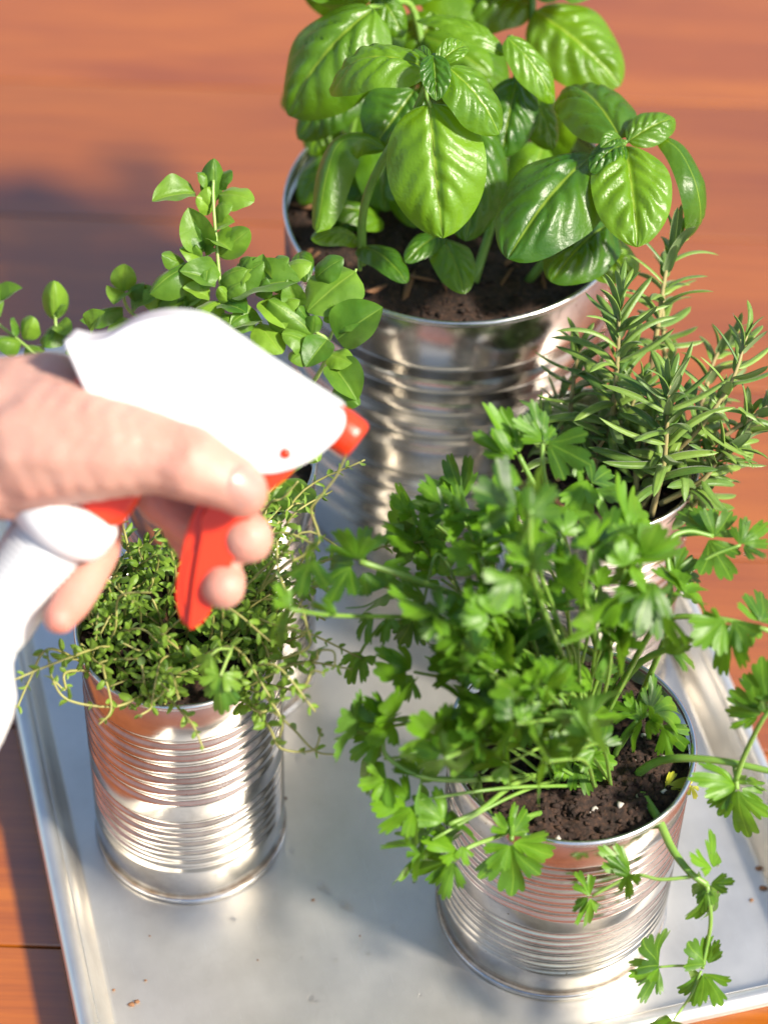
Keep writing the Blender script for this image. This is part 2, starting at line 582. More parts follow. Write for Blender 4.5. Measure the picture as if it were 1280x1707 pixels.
def loops_mesh(prof, close_first, close_last, rad=0.022):
    mb = MB()
    L0 = [rrect(i, z, rad) for i, z in prof]
    n = len(L0[0])
    vs_ = [p for l in L0 for p in l]
    fs = []
    for i in range(len(prof) - 1):
        for k in range(n):
            fs.append((i * n + k, (i + 1) * n + k, (i + 1) * n + (k + 1) % n, i * n + (k + 1) % n))
    if close_first: fs.append(tuple(range(n)))
    if close_last: fs.append(tuple((len(prof) - 1) * n + k for k in range(n))[::-1])
    mb.add(vs_, fs)
    return mb


pan = [(0.030, 0.0), (0.0175, 0.0), (0.0160, 0.0003), (0.0150, 0.0012), (0.0085, 0.0185), (0.0078, 0.0198), (0.0090, 0.0190), (0.0158, 0.0003), (0.0172, -0.0010), (0.030, -0.0010)]
# inner floor first, then the wall inside, over the top, outer wall, underside
pan = [(0.030, 0.0), (0.0178, 0.0), (0.0163, 0.0003), (0.0153, 0.0013), (0.0088, 0.0196), (0.0094, 0.0196), (0.0160, 0.0008), (0.0168, -0.0008), (0.0185, -0.0012), (0.030, -0.0012)]
mb = loops_mesh(pan, True, True)
put('pan', mesh_of('pan', mb.v, mb.f, M['tray']), tray)
rim = [(0.0092, 0.0188), (0.0084, 0.0206), (0.0068, 0.0220), (0.0046, 0.0226), (0.0024, 0.0221), (0.0008, 0.0206), (0.0, 0.0186), (0.0007, 0.0166), (0.0022, 0.0153), (0.0042, 0.0150), (0.0060, 0.0157), (0.0092, 0.0188)]
mb = loops_mesh(rim, False, False)
put('rolled_rim', mesh_of('rolled_rim', mb.v, mb.f, M['tray']), tray)


# ------------------------------------------------------------------ cans
def can(spec, label, ribs, amp, seg=160):
    c, r, h = spec
    root = tag(empty('tin_can', c), label, 'can', 'tin cans planted with herbs')
    prof = [(r - 0.0006, 0.0035)]
    bands = [(0.155, 0.49, ribs), (0.555, 0.84, ribs)]          # from the top
    rs = []
    for t0, t1, n in bands:
        z1, z0 = h * (1 - t0), h * (1 - t1)
        rs.append((z0, z1, n))
    rs = rs[::-1]
    z = 0.0035
    pts = []
    for z0, z1, n in rs:
        pts.append((r, z0))
        K = n * 8
        for k in range(1, K):
            ph = k / 8.0
            w = math.sin(math.pi * ph) ** 2
            pts.append((r - amp * (w ** 1.5), z0 + (z1 - z0) * k / K))
        pts.append((r, z1))
    pts.append((r, h - 0.0032))
    prof += [(r, 0.0045)] + pts
    # neck, then the inside wall down below the soil
    inner = [(r - 0.0004, h - 0.0026), (r - 0.0014, h - 0.0024), (r - 0.0014, h * 0.55)]
    mb = MB()
    ds = [(random.uniform(0, 6.28), random.uniform(0.1, 0.9) * h, random.uniform(0.0004, 0.0011)) for _ in range(9)]
    def wob(g, z, ds=ds, r=r):
        q = 0.0
        for g0, z0, a_ in ds:
            dg_ = (g - g0 + math.pi) % (2 * math.pi) - math.pi
            q += a_ * math.exp(-((dg_ * r) ** 2 + (z - z0) ** 2) / 0.010 ** 2)
        return 1 - q / r + 0.0018 * math.sin(2 * g + r * 900) + 0.0008 * math.sin(3 * g + 1)
    lathe(mb, prof + inner, seg, (0, 0, 0), 0, wob)
    mb.build('body', M['tin'], root)
    mb = MB()
    rim_p = []
    for k in range(13):
        g = 2 * math.pi * k / 12
        rim_p.append((r - 0.0002 + 0.0012 * math.cos(g), h - 0.0012 + 0.0016 * math.sin(g)))
    lathe(mb, rim_p, seg)
    mb.build('rim', M['rimtin'], root)
    mb = MB()
    seam = [(r - 0.010, 0.0012), (r - 0.002, 0.0006), (r + 0.0002, 0.0002), (r + 0.0009, 0.0010), (r + 0.0009, 0.0028), (r + 0.0005, 0.0036), (r - 0.0002, 0.0036)]
    lathe(mb, seam, seg)
    mb.build('bottom_seam', M['rimtin'], root)
    mb = MB()
    lathe(mb, [(r - 0.0002, 0.0036), (r + 0.0003, 0.0040), (r + 0.0003, 0.0047), (r - 0.0002, 0.0052)], seg)
    mb.build('seam_line', M['rust'], root)
    return root


can(BASIL, 'largest and tallest ribbed tin can, filled with basil at the back', 4, 0.0022, 200)
can(OREGANO, 'small tin can of oregano mostly hidden behind the white spray bottle head', 6, 0.0012)
can(ROSEMARY, 'small tin can of rosemary half hidden behind the parsley on the right', 6, 0.0012)
can(THYME, 'ribbed tin can under the hand at front left, planted with thyme', 6, 0.0012)
can(PARSLEY, 'wide ribbed tin can at front right with parsley spilling over its rim', 6, 0.0012)


# ------------------------------------------------------------------ soil
def soil(spec, drop, label, chunks, perl, chips=0, seed=1):
    random.seed(seed)
    c, r, h = spec
    z0 = h - drop
    rr = r - 0.0016
    mb = MB()
    nr, ns = 26, 72
    vs_, fs = [Vector((0, 0, z0))], []
    def hz(x, y):
        return 0.0034 * noise.fractal(Vector((x * 130 + seed, y * 130, 0)), 0.8, 2.2, 5)
    for i in range(1, nr + 1):
        q = rr * i / nr
        for k in range(ns):
            g = 2 * math.pi * k / ns
            x, y = q * math.cos(g), q * math.sin(g)
            vs_.append(Vector((x, y, z0 + hz(x, y) + 0.002 * (1 - (i / nr) ** 2))))
    for k in range(ns): fs.append((0, 1 + k, 1 + (k + 1) % ns))
    for i in range(nr - 1):
        for k in range(ns):
            a_, b_ = 1 + i * ns + k, 1 + i * ns + (k + 1) % ns
            fs.append((a_, a_ + ns, b_ + ns, b_))
    mb.add(vs_, fs)
    for i in range(chunks + perl + chips):
        q, g = rr * 0.96 * math.sqrt(random.random()), random.uniform(0, 2 * math.pi)
        x, y = q * math.cos(g), q * math.sin(g)
        s = random.uniform(0.0004, 0.0015)
        mi = 0
        sc = (random.uniform(0.6, 1.5), random.uniform(0.6, 1.4), random.uniform(0.5, 0.9))
        if i >= chunks: mi, s = 1, random.uniform(0.0006, 0.0014)
        if i >= chunks + perl:
            mi, s, sc = 2, random.uniform(0.002, 0.004), (random.uniform(1.5, 3), random.uniform(0.3, 0.7), 0.35)
            mt_ = Matrix.Rotation(random.uniform(0, 6), 3, 'Z') @ Matrix.Rotation(random.uniform(-0.5, 0.5), 3, 'Y')
        b0 = len(mb.v)
        ico(mb, (0, 0, 0), s, sc, mi, 0.5)
        off = Vector((x, y, z0 + hz(x, y) + 0.002 * (1 - (q / rr) ** 2) + s * 0.25))
        for j in range(b0, len(mb.v)):
            p = mb.v[j]
            if mi == 2: p = mt_ @ p
            mb.v[j] = p + off
    o = mb.build('potting_soil', None, None, mats=[M['soil'], M['perlite'], M['bark']])
    o.location = c
    tag(o, label, 'soil', 'potting soil in the cans', 'stuff')
    return o


soil(BASIL, 0.011, 'dark brown bark and soil filling the large basil can', 700, 10, 40, 3)
soil(OREGANO, 0.009, 'dark potting soil inside the oregano can behind the spray head', 180, 6, 4, 5)
soil(ROSEMARY, 0.012, 'dark potting soil shaded under the rosemary', 180, 6, 4, 8)
soil(THYME, 0.009, 'black shaded soil under the thyme stems', 200, 3, 4, 9)
soil(PARSLEY, 0.009, 'crumbly dark soil with white specks in the parsley can', 1200, 24, 2, 11)


# ------------------------------------------------------------------ leaves
def leaf_geo(name, mat, L, W, a=0.55, b=0.6, arch=0.1, cup=-0.2, pucker=0.0, nve=6.0, slant=1.7, wave=0.0, nu=30, nv=15, seed=0.0, thick=None, side=0.0, fold=0.0):
    um = a / (a + b)
    pk = um ** a * (1 - um) ** b
    vs_, uv, fs = [], [], []
    for i in range(nu + 1):
        u = i / nu
        wu = max((u ** a) * ((1 - u) ** b) / pk, 0.025)
        for j in range(nv):
            v = -1 + 2 * j / (nv - 1)
            av = abs(v)
            hw = wu * W / 2
            x = u * L
            y = v * hw + side * L * 4 * u * (1 - u)
            z = arch * L * 4 * u * (1 - u) + cup * (av ** 1.6) * hw
            if fold: z += fold * av * hw
            if pucker:
                s = u * nve - av * slant + (0.45 if v < 0 else 0.0) + 0.45 * noise.noise(Vector((u * 3.1, v * 2.3, seed * 5.1)))
                pucker_ = pucker * (0.5 + 1.3 * abs(noise.noise(Vector((u * 2.2 + 7, v * 1.5, seed * 2.3)))))
                z += pucker_ * abs(math.sin(math.pi * s)) ** 0.75 * (av ** 0.5) * (1 - av ** 2.5) * wu ** 0.8
                z -= 0.045 * W * math.exp(-(v / 0.10) ** 2) * wu
            if wave:
                z += wave * W * math.sin(u * 11 + seed + (2.1 if v > 0 else 0)) * av ** 3 * wu
            if seed:
                z += 0.012 * L * noise.noise(Vector((u * 4, v * 2, seed * 3.7)))
            vs_.append(Vector((x, y, z)))
            uv.append((u, v * 0.5 + 0.5))
    for i in range(nu):
        for j in range(nv - 1):
            q = i * nv + j
            fs.append((q, q + nv, q + nv + 1, q + 1))
    return mesh_of(name, vs_, fs, mat, True, uv)


def put_leaf(name, me, parent, B, T, N, scale=None):
    o = bpy.data.objects.new(name, me)
    col.objects.link(o)
    o.parent = parent
    mm = frame(B, T, N)
    if scale is not None:
        mm = mm @ Matrix.Diagonal((*scale, 1))
    base = parent.location
    o.matrix_basis = Matrix.Translation(-base) @ mm
    return o


def view_n(tr, tu):
    return (-FWD + RIGHT * tr + UP * tu).normalized()


def px_width(B, T, N, wpx):
    mm = frame(B, T, N)
    Y = Vector((mm[0][1], mm[1][1], mm[2][1]))
    f = max(math.sqrt(max(1 - Y.dot(FWD) ** 2, 0)), 0.45)
    return wpx * depth((B + T) / 2) / FPX / f


# ------------------------------------------------------------------ basil
bc = Vector((BASIL[0].x, BASIL[0].y, BASIL[2] - 0.011))
basil = tag(empty('basil_plant', bc), 'leafy bright green basil with broad glossy leaves in the largest can', 'plant')
# base px,py,depth, tip px,py,depth, width px, tilt right, tilt up, arch, cup, pucker
BL = [
    (716, 172, 1.055, 738, 397, 1.060, 168, -0.12, 0.18, 0.05, -0.30, 0.0016),
    (712, 112, 1.050, 549, 150, 1.070, 92, -0.15, 0.85, 0.17, -0.35, 0.0016),
    (748, 112, 1.050, 832, 224, 1.055, 88, 0.45, 0.35, 0.08, -0.30, 0.0013),
    (722, 92, 1.040, 727, 168, 1.035, 52, 0.1, 0.4, 0.06, 0.2, 0.0012),
    (728, 108, 1.042, 778, 76, 1.050, 42, 0.2, 0.5, 0.12, 0.2, 0.0008),
    (716, 100, 1.042, 690, 84, 1.052, 22, 0.0, 0.6, 0.10, 0.2, 0.0004),
    (622, 14, 1.110, 480, 192, 1.120, 160, -0.35, 0.25, 0.10, -0.42, 0.0018),
    (610, 120, 1.150, 497, 232, 1.150, 88, -0.4, 0.1, 0.08, -0.35, 0.0014),
    (690, 150, 1.105, 622, 246, 1.105, 118, 0.1, 0.05, 0.05, -0.2, 0.0015),
    (598, 398, 1.120, 519, 400, 1.105, 46, -0.1, 0.7, 0.10, -0.25, 0.0006),
    (600, 412, 1.115, 678, 472, 1.095, 54, 0.25, 0.65, 0.10, -0.2, 0.0006),
    (736, 398, 1.115, 774, 490, 1.095, 72, 0.1, 0.45, 0.10, -0.25, 0.0008),
    (738, 390, 1.115, 676, 438, 1.100, 46, -0.1, 0.55, 0.08, -0.2, 0.0006),
    (640, 372, 1.140, 541, 350, 1.125, 52, -0.2, 0.7, 0.10, -0.3, 0.0006),
    (1034, 230, 1.085, 944, 146, 1.125, 118, -0.05, 0.75, 0.10, -0.32, 0.0018),
    (1046, 236, 1.080, 1124, 198, 1.090, 60, 0.30, 0.55, 0.10, -0.20, 0.0012),
    (1042, 244, 1.075, 1062, 412, 1.060, 136, 0.05, 0.25, 0.06, -0.10, 0.0040),
    (988, 258, 1.085, 846, 432, 1.060, 158, -0.25, 0.22, 0.09, -0.32, 0.0020),
    (1040, 242, 1.078, 984, 288, 1.068, 52, -0.2, 0.4, 0.12, -0.2, 0.0014),
    (1036, 232, 1.070, 1000, 246, 1.062, 30, 0.0, 0.5, 0.12, 0.2, 0.0006),
    (892, 18, 1.160, 1034, 142, 1.160, 140, 0.10, 0.30, 0.07, -0.28, 0.0020),
    (886, 6, 1.165, 752, 24, 1.170, 96, -0.1, 0.7, 0.12, -0.30, 0.0018),
    (842, 92, 1.110, 694, 34, 1.120, 40, -0.1, 1.3, 0.10, -0.20, 0.0010),
    (846, 62, 1.105, 922, 172, 1.110, 62, 0.45, 0.40, 0.07, -0.25, 0.0012),
    (862, 128, 1.120, 836, 262, 1.115, 92, -0.1, 0.20, 0.07, -0.35, 0.0016),
    (870, 130, 1.125, 922, 250, 1.130, 70, 0.5, 0.2, 0.07, -0.35, 0.0014),
    (720, 20, 1.155, 690, 130, 1.160, 120, -0.1, 0.15, 0.06, -0.3, 0.0016),
    (780, 60, 1.150, 800, 190, 1.155, 130, 0.2, 0.1, 0.06, -0.3, 0.0016),
    (800, 200, 1.110, 776, 402, 1.105, 120, 0.3, 0.0, 0.06, -0.3, 0.0016),
    (700, 240, 1.140, 690, 380, 1.140, 110, 0.0, 0.1, 0.06, -0.3, 0.0014),
    (1018, 372, 1.110, 918, 470, 1.090, 108, -0.1, 0.45, 0.10, -0.35, 0.0016),
    (990, 400, 1.110, 1052, 468, 1.100, 90, 0.3, 0.5, 0.08, -0.30, 0.0014),
    (950, 330, 1.120, 1030, 380, 1.110, 70, 0.2, 0.6, 0.08, -0.20, 0.0012),
    (660, 20, 1.140, 600, 120, 1.150, 80, -0.2, 0.2, 0.08, -0.3, 0.0012),
    (628, -10, 1.130, 672, 62, 1.130, 56, 0.3, 0.3, 0.08, -0.3, 0.0010),
    (610, -10, 1.12, 556, -46, 1.13, 60, 0.0, 0.8, 0.1, -0.3, 0.001),
    (880, -5, 1.15, 830, -80, 1.17, 90, 0.0, 0.8, 0.1, -0.3, 0.001),
    (890, -5, 1.15, 960, -70, 1.17, 80, 0.2, 0.8, 0.1, -0.3, 0.001),
    (720, 0, 1.15, 640, -70, 1.17, 90, -0.2, 0.8, 0.1, -0.3, 0.001),
    (560, 260, 1.165, 500, 340, 1.160, 60, -0.3, 0.2, 0.1, -0.3, 0.001),
    (548, 200, 1.18, 520, 260, 1.18, 66, -0.2, 0.2, 0.1, -0.3, 0.001),
    (500, 420, 1.10, 512, 470, 1.085, 40, -0.3, 0.4, 0.1, -0.3, 0.0006),
    (930, 270, 1.13, 940, 380, 1.125, 90, 0.1, 0.0, 0.06, -0.3, 0.0014),
]
random.seed(91)
NKEY = len(BL)
for i in range(46):                     # inner and hidden foliage that makes the plant dense
    if i < 30:
        bx, by = random.uniform(540, 960), random.uniform(40, 330)
        d = random.uniform(1.135, 1.20)
    else:
        bx, by = random.uniform(480, 960), random.uniform(-130, 0)
        d = random.uniform(1.11, 1.19)
    g = random.uniform(-2.9, -0.2) if i < 30 else random.uniform(-3.3, 3.3)
    l = random.uniform(80, 140)
    tx, ty = bx + l * math.cos(g), by - l * math.sin(g)
    if i >= 30 and max(by, ty) > 15: ty = by - abs(ty - by) if by > -60 else ty
    if 440 < min(bx, tx) < 500 and by > 150: continue
    BL.append((bx, by, d, tx, ty, d + random.uniform(-0.03, 0.03), l * random.uniform(0.65, 0.85), random.uniform(-0.5, 0.5), random.uniform(-0.1, 0.9), 0.09, -0.3, 0.0012))
for i, (bx, by, db, tx, ty, dt, w, tr, tu, arch, cup, pk) in enumerate(BL):
    B, T, N = at(bx, by, db), at(tx, ty, dt), view_n(tr, tu)
    L = (T - B).length
    me = leaf_geo('leaf', M['basil'], L, px_width(B, T, N, w), 0.50, 0.62, arch * 1.6, cup * 1.35, min(pk * 3.0, 0.0075), 5.0, 1.9, 0.035, 40 if i < NKEY else 22, 25 if i < NKEY else 13, i * 1.3 + 0.5)
    put_leaf('leaf', me, basil, B, T, N)


def bent_leaf(parent, pts, wpx, N0, N1, mat, a=0.5, b=0.6, cup=-0.5, nv=15, fold=0.0):
    """a leaf whose midrib follows a curve"""
    path = smooth_path(pts, 10)
    n = len(path) - 1
    um = a / (a + b); pk = um ** a * (1 - um) ** b
    vs_, uv, fs = [], [], []
    for i, p in enumerate(path):
        u = i / n
        t = (path[min(i + 1, n)] - path[max(i - 1, 0)]).normalized()
        N = N0.lerp(N1, u)
        N = (N - t * N.dot(t)).normalized()
        Y = N.cross(t)
        hw = max(u ** a * (1 - u) ** b / pk, 0.02) * wpx * depth(p) / FPX / 2
        for j in range(nv):
            v = -1 + 2 * j / (nv - 1)
            s = u * 6 - abs(v) * 1.7
            z = cup * abs(v) ** 1.5 * hw + fold * abs(v) * hw + 0.0012 * abs(math.sin(math.pi * s)) ** 0.6 * (1 - v * v) * abs(v) ** 0.5
            vs_.append(p + Y * v * hw + N * z - parent.location)
            uv.append((u, v * 0.5 + 0.5))
    for i in range(n):
        for j in range(nv - 1):
            q = i * nv + j
            fs.append((q, q + nv, q + nv + 1, q + 1))
    return put('leaf', mesh_of('leaf', vs_, fs, mat, True, uv), parent)


# drooping leaves: far right one curling under, and the folded one at the left of the can
bent_leaf(basil, [at(1096, 226, 1.085), at(1132, 252, 1.08), at(1160, 310, 1.075), at(1166, 372, 1.085), at(1142, 388, 1.10)], 62, view_n(0.5, 0.4), view_n(0.9, -0.2), M['basil'], 0.45, 0.35, -0.35)
bent_leaf(basil, [at(642, 250, 1.10), at(604, 232, 1.10), at(566, 238, 1.095), at(545, 290, 1.09), at(528, 388, 1.09)], 74, view_n(-0.5, 0.6), view_n(-0.5, 0.1), M['basil'], 0.7, 0.4, -0.75)


def stems(parent, name, mat, lines, seg=7):
    for pts, r0, r1 in lines:
        mb = MB()
        tube(mb, [at(*p) for p in pts], r0, r1, seg, 6)
        mb.build(name, mat, parent, parent.location)


stems(basil, 'stem', M['stalk'], [
    ([(604, 440, 1.118), (606, 350, 1.10), (640, 262, 1.08), (690, 190, 1.065), (722, 110, 1.05), (724, 92, 1.045)], 0.0021, 0.0013),
    ([(722, 112, 1.053), (710, 150, 1.053), (718, 180, 1.055)], 0.0010, 0.0008),
    ([(790, 470, 1.13), (830, 330, 1.13), (860, 140, 1.125), (850, 60, 1.115)], 0.0022, 0.0014),
    ([(880, 470, 1.14), (950, 380, 1.12), (1010, 300, 1.10), (1040, 236, 1.08)], 0.0022, 0.0014),
    ([(985, 262, 1.088), (1015, 246, 1.086), (1040, 238, 1.08)], 0.0010, 0.0010),
    ([(1040, 238, 1.08), (1070, 224, 1.086), (1098, 227, 1.086)], 0.0009, 0.0009),
    ([(700, 420, 1.16), (720, 220, 1.16), (690, 20, 1.15), (640, 10, 1.13), (615, 12, 1.115)], 0.0022, 0.0012),
    ([(820, 430, 1.17), (860, 200, 1.17), (884, 60, 1.165), (888, -20, 1.16)], 0.0022, 0.0016),
    ([(640, 252, 1.10), (664, 262, 1.098), (680, 246, 1.09)], 0.0009, 0.0012),
    ([(560, 400, 1.16), (570, 300, 1.17), (600, 160, 1.155)], 0.0016, 0.0012),
    ([(740, 470, 1.115), (738, 430, 1.118), (737, 392, 1.115)], 0.0012, 0.0009),
    ([(600, 450, 1.11), (600, 425, 1.115), (599, 400, 1.118)], 0.0010, 0.0008),
])

# ------------------------------------------------------------------ oregano
oc = Vector((OREGANO[0].x, OREGANO[0].y, OREGANO[2] - 0.009))
oregano = tag(empty('oregano_plant', oc), 'oregano with small rounded soft green leaves above the spray head', 'plant')
OV = [leaf_geo('leaf', M['oregano'], 1, 1, 0.50, 0.68, 0.08 + 0.04 * (k % 4), (-0.6, 0.45, -0.4, -0.8, -0.3, 0.6, -0.95)[k], 0.055, 3.5, 1.6, 0.05, 20, 13, 1.1 + k * 1.7) for k in range(7)]


def ov_leaf(parent, bx, by, db, tx, ty, dt, w, tr, tu, k):
    B, T, N = at(bx, by, db), at(tx, ty, dt), view_n(tr + random.uniform(-0.18, 0.18), tu + random.uniform(-0.15, 0.2))
    L, W = (T - B).length, px_width(B, T, N, w) * random.uniform(0.9, 1.05)
    return put_leaf('leaf', OV[k % 7], parent, B, T, N, (L, W, (L + W) / 2))


OL = [  # px base, tip, width, tilt, depth of base, depth of tip
    (354, 338, 357, 264, 42, 0.1, 0.3), (326, 322, 254, 336, 50, -0.2, 0.5), (366, 324, 424, 336, 46, 0.3, 0.5),
    (352, 352, 346, 312, 34, 0.2, 0.4), (362, 310, 388, 286, 30, 0.2, 0.5), (346, 418, 314, 346, 62, -0.1, 0.3), (342, 414, 330, 364, 34, 0.3, 0.2),
    (362, 426, 416, 382, 50, 0.4, 0.4), (356, 384, 392, 370, 36, 0.3, 0.6), (350, 432, 342, 482, 42, 0.0, 0.4),
    (332, 438, 250, 490, 62, -0.1, 0.6), (336, 428, 300, 416, 34, -0.1, 0.7), (344, 430, 362, 418, 24, 0.2, 0.5), (338, 428, 326, 410, 22, 0, 0.4),
    (310, 440, 270, 424, 36, -0.3, 0.5), (386, 492, 502, 468, 76, 0.1, 0.55), (384, 486, 440, 436, 56, 0.1, 0.7), (372, 496, 408, 470, 44, 0, 0.6),
    (592, 452, 512, 520, 98, -0.1, 0.55), (562, 566, 638, 512, 78, 0.35, 0.35), (522, 556, 448, 500, 66, -0.25, 0.5),
    (520, 558, 524, 526, 34, 0.0, 0.3), (545, 566, 510, 612, 52, -0.1, 0.3), (520, 576, 470, 556, 46, -0.3, 0.5), (520, 580, 484, 602, 40, -0.3, 0.5),
    (548, 590, 586, 606, 46, 0.4, 0.3), (552, 606, 596, 668, 66, 0.2, 0.45), (560, 640, 598, 676, 44, 0.3, 0.4), (516, 540, 498, 512, 30, 0.1, 0.5),
    (440, 500, 476, 548, 50, 0.1, 0.5), (440, 460, 482, 430, 40, 0.2, 0.8), (470, 450, 520, 440, 44, 0.2, 0.7),
    (205, 486, 208, 440, 44, 0.0, 0.3), (208, 488, 190, 508, 44, -0.2, 0.5), (212, 490, 240, 474, 30, 0.3, 0.6), (205, 512, 134, 534, 36, -0.2, 0.8),
    (220, 515, 270, 490, 44, 0.2, 0.7), (250, 520, 300, 476, 46, 0.2, 0.6), (280, 510, 240, 484, 44, -0.1, 0.6), (320, 500, 290, 470, 40, 0, 0.6),
    (300, 520, 350, 490, 46, 0.2, 0.6), (92, 534, 90, 468, 48, 0.1, 0.3), (96, 540, 76, 580, 48, -0.2, 0.45), (96, 542, 120, 560, 34, 0.3, 0.4),
    (88, 524, 112, 510, 20, 0.3, 0.4), (40, 566, 56, 528, 40, 0.0, 0.4), (34, 552, 18, 536, 30, -0.1, 0.6), (-2, 510, 38, 480, 34, 0.1, 0.7), (36, 572, -4, 568, 42, -0.2, 0.5),
    (46, 576, 70, 590, 34, 0.2, 0.5), (4, 520, -40, 500, 44, 0, 0.5),
    (470, 800, 520, 852, 62, 0.3, 0.6), (470, 790, 440, 850, 50, -0.1, 0.6), (498, 760, 520, 724, 44, 0.3, 0.5), (496, 762, 470, 800, 54, 0, 0.6),
    (500, 720, 530, 770, 46, 0.3, 0.5), (160, 560, 110, 590, 44, -0.2, 0.5), (150, 550, 176, 520, 36, 0.1, 0.5),
    (230, 540, 180, 560, 50, -0.2, 0.5), (420, 520, 380, 545, 50, -0.1, 0.6), (430, 540, 470, 590, 52, 0.2, 0.5),
]
OL += [(360, 472, 300, 452, 54, -0.1, 0.6), (364, 470, 414, 448, 50, 0.3, 0.6), (366, 502, 328, 532, 48, -0.1, 0.5), (368, 506, 412, 522, 46, 0.3, 0.5), (356, 350, 328, 328, 38, -0.1, 0.5), (358, 350, 388, 342, 38, 0.3, 0.5),
       (348, 398, 310, 388, 44, -0.2, 0.5), (352, 398, 386, 418, 44, 0.3, 0.4), (356, 300, 330, 290, 34, -0.2, 0.5)]
random.seed(12)
for i in range(20):
    if i < 20: bx, by = random.uniform(230, 560), random.uniform(450, 540)
    else: bx, by = random.uniform(430, 570), random.uniform(510, 640)
    if by > 400 + abs(bx - 300) * 0.55 + 160: continue
    g = random.uniform(-0.6, 3.6)
    l = random.uniform(34, 62)
    OL.append((bx, by, bx + l * math.cos(g), by - l * math.sin(g), l * random.uniform(0.7, 0.95), random.uniform(-0.4, 0.4), random.uniform(0.2, 0.9)))
for i, (bx, by, tx, ty, w, tr, tu) in enumerate(OL):
    d0 = 1.06 + 0.00002 * (600 - by) + (0.05 if bx < 130 else 0) + (0.03 if 190 < bx < 330 and by > 470 else 0)
    if by > 700: d0 = 1.075
    ov_leaf(oregano, bx, by, d0, tx, ty, d0 - 0.006, w, tr, tu, i)
stems(oregano, 'stem', M['pale_stalk'], [
    ([(380, 700, 1.09), (372, 520, 1.065), (364, 440, 1.062), (356, 340, 1.06), (356, 300, 1.06)], 0.0009, 0.0006),
    ([(400, 720, 1.09), (440, 560, 1.07), (392, 492, 1.065), (372, 482, 1.064)], 0.0009, 0.0006),
    ([(420, 740, 1.09), (520, 640, 1.075), (548, 575, 1.066), (530, 556, 1.062), (520, 548, 1.06)], 0.0011, 0.0007),
    ([(540, 590, 1.067), (575, 500, 1.066), (594, 448, 1.066)], 0.0007, 0.0005),
    ([(340, 700, 1.09), (260, 560, 1.09), (212, 512, 1.095), (206, 462, 1.09)], 0.0010, 0.0006),
    ([(330, 720, 1.09), (180, 600, 1.10), (104, 560, 1.11), (92, 524, 1.11), (90, 500, 1.11)], 0.0010, 0.0006),
    ([(320, 740, 1.09), (100, 620, 1.10), (40, 574, 1.11), (4, 545, 1.115), (-30, 520, 1.12)], 0.0010, 0.0006),
    ([(440, 770, 1.09), (485, 770, 1.08), (505, 735, 1.075)], 0.0009, 0.0006),
])

# ------------------------------------------------------------------ rosemary
random.seed(21)
rc = Vector((ROSEMARY[0].x, ROSEMARY[0].y, ROSEMARY[2] - 0.012))
rosemary = tag(empty('rosemary_plant', rc), 'rosemary with narrow needle leaves on upright woody sprigs', 'plant')


def needle_geo(k):
    nu, vs_, fs, uv = 9, [], [], []
    for i in range(nu + 1):
        u = i / nu
        w = min(1, (u * 6 + 0.25)) * (1 - u ** 5) ** 0.6 * 0.5 + 0.02
        z0 = (0.05, 0.10, -0.05, 0.14)[k] * 4 * u * (1 - u)
        for j, (y, z) in enumerate(((-1.0, -0.30), (-0.85, 0.12), (-0.35, 0.28), (0, 0.14), (0.35, 0.28), (0.85, 0.12), (1.0, -0.30))):
            vs_.append(Vector((u, y * w, z0 / 1.0 + z * w * 0.14)))
            uv.append((u, j / 6))
    for i in range(nu):
        for j in range(6):
            q = i * 7 + j
            fs.append((q, q + 7, q + 8, q + 1))
    return mesh_of('needle_leaf', vs_, fs, M['rosemary'], True, uv)


NG = [needle_geo(k) for k in range(4)]
RS = [  # sprigs: points px,py,depth ; needles ; needle px
    ([(1010, 760, 1.10), (1024, 660, 1.075), (1030, 570, 1.065), (1031, 500, 1.06)], 36, 108),
    ([(1085, 860, 1.085), (1106, 770, 1.06), (1112, 690, 1.05), (1116, 640, 1.045)], 34, 112),
    ([(1080, 640, 1.10), (1096, 540, 1.09), (1110, 450, 1.085), (1128, 398, 1.085)], 24, 92),
    ([(1060, 800, 1.10), (1150, 730, 1.07), (1216, 640, 1.06), (1244, 560, 1.06)], 26, 92),
    ([(1090, 780, 1.11), (1160, 690, 1.10), (1190, 600, 1.10), (1220, 560, 1.10)], 24, 70),
    ([(960, 780, 1.11), (950, 700, 1.10), (958, 620, 1.095), (966, 580, 1.09)], 24, 84),
    ([(980, 800, 1.10), (1000, 740, 1.09), (1045, 690, 1.08), (1066, 640, 1.075)], 28, 86),
    ([(1100, 840, 1.09), (1170, 800, 1.075), (1200, 760, 1.07), (1236, 740, 1.07)], 22, 80),
    ([(1120, 810, 1.09), (1190, 740, 1.075), (1262, 690, 1.07), (1300, 660, 1.07)], 22, 84),
    ([(930, 800, 1.10), (925, 740, 1.09), (905, 690, 1.085)], 12, 70),
    ([(1010, 800, 1.11), (1010, 720, 1.105), (1000, 640, 1.10)], 16, 80),
    ([(1060, 820, 1.10), (1060, 760, 1.09), (1070, 720, 1.085)], 14, 84),
]
ndl_rest = MB()
RS2 = []
for pts, n, npx in RS[:]:
    RS2.append(([(x + random.uniform(-34, 34), y + random.uniform(-10, 40), d + random.uniform(0.005, 0.03)) for x, y, d in pts[:3]], 14, npx * 0.8))
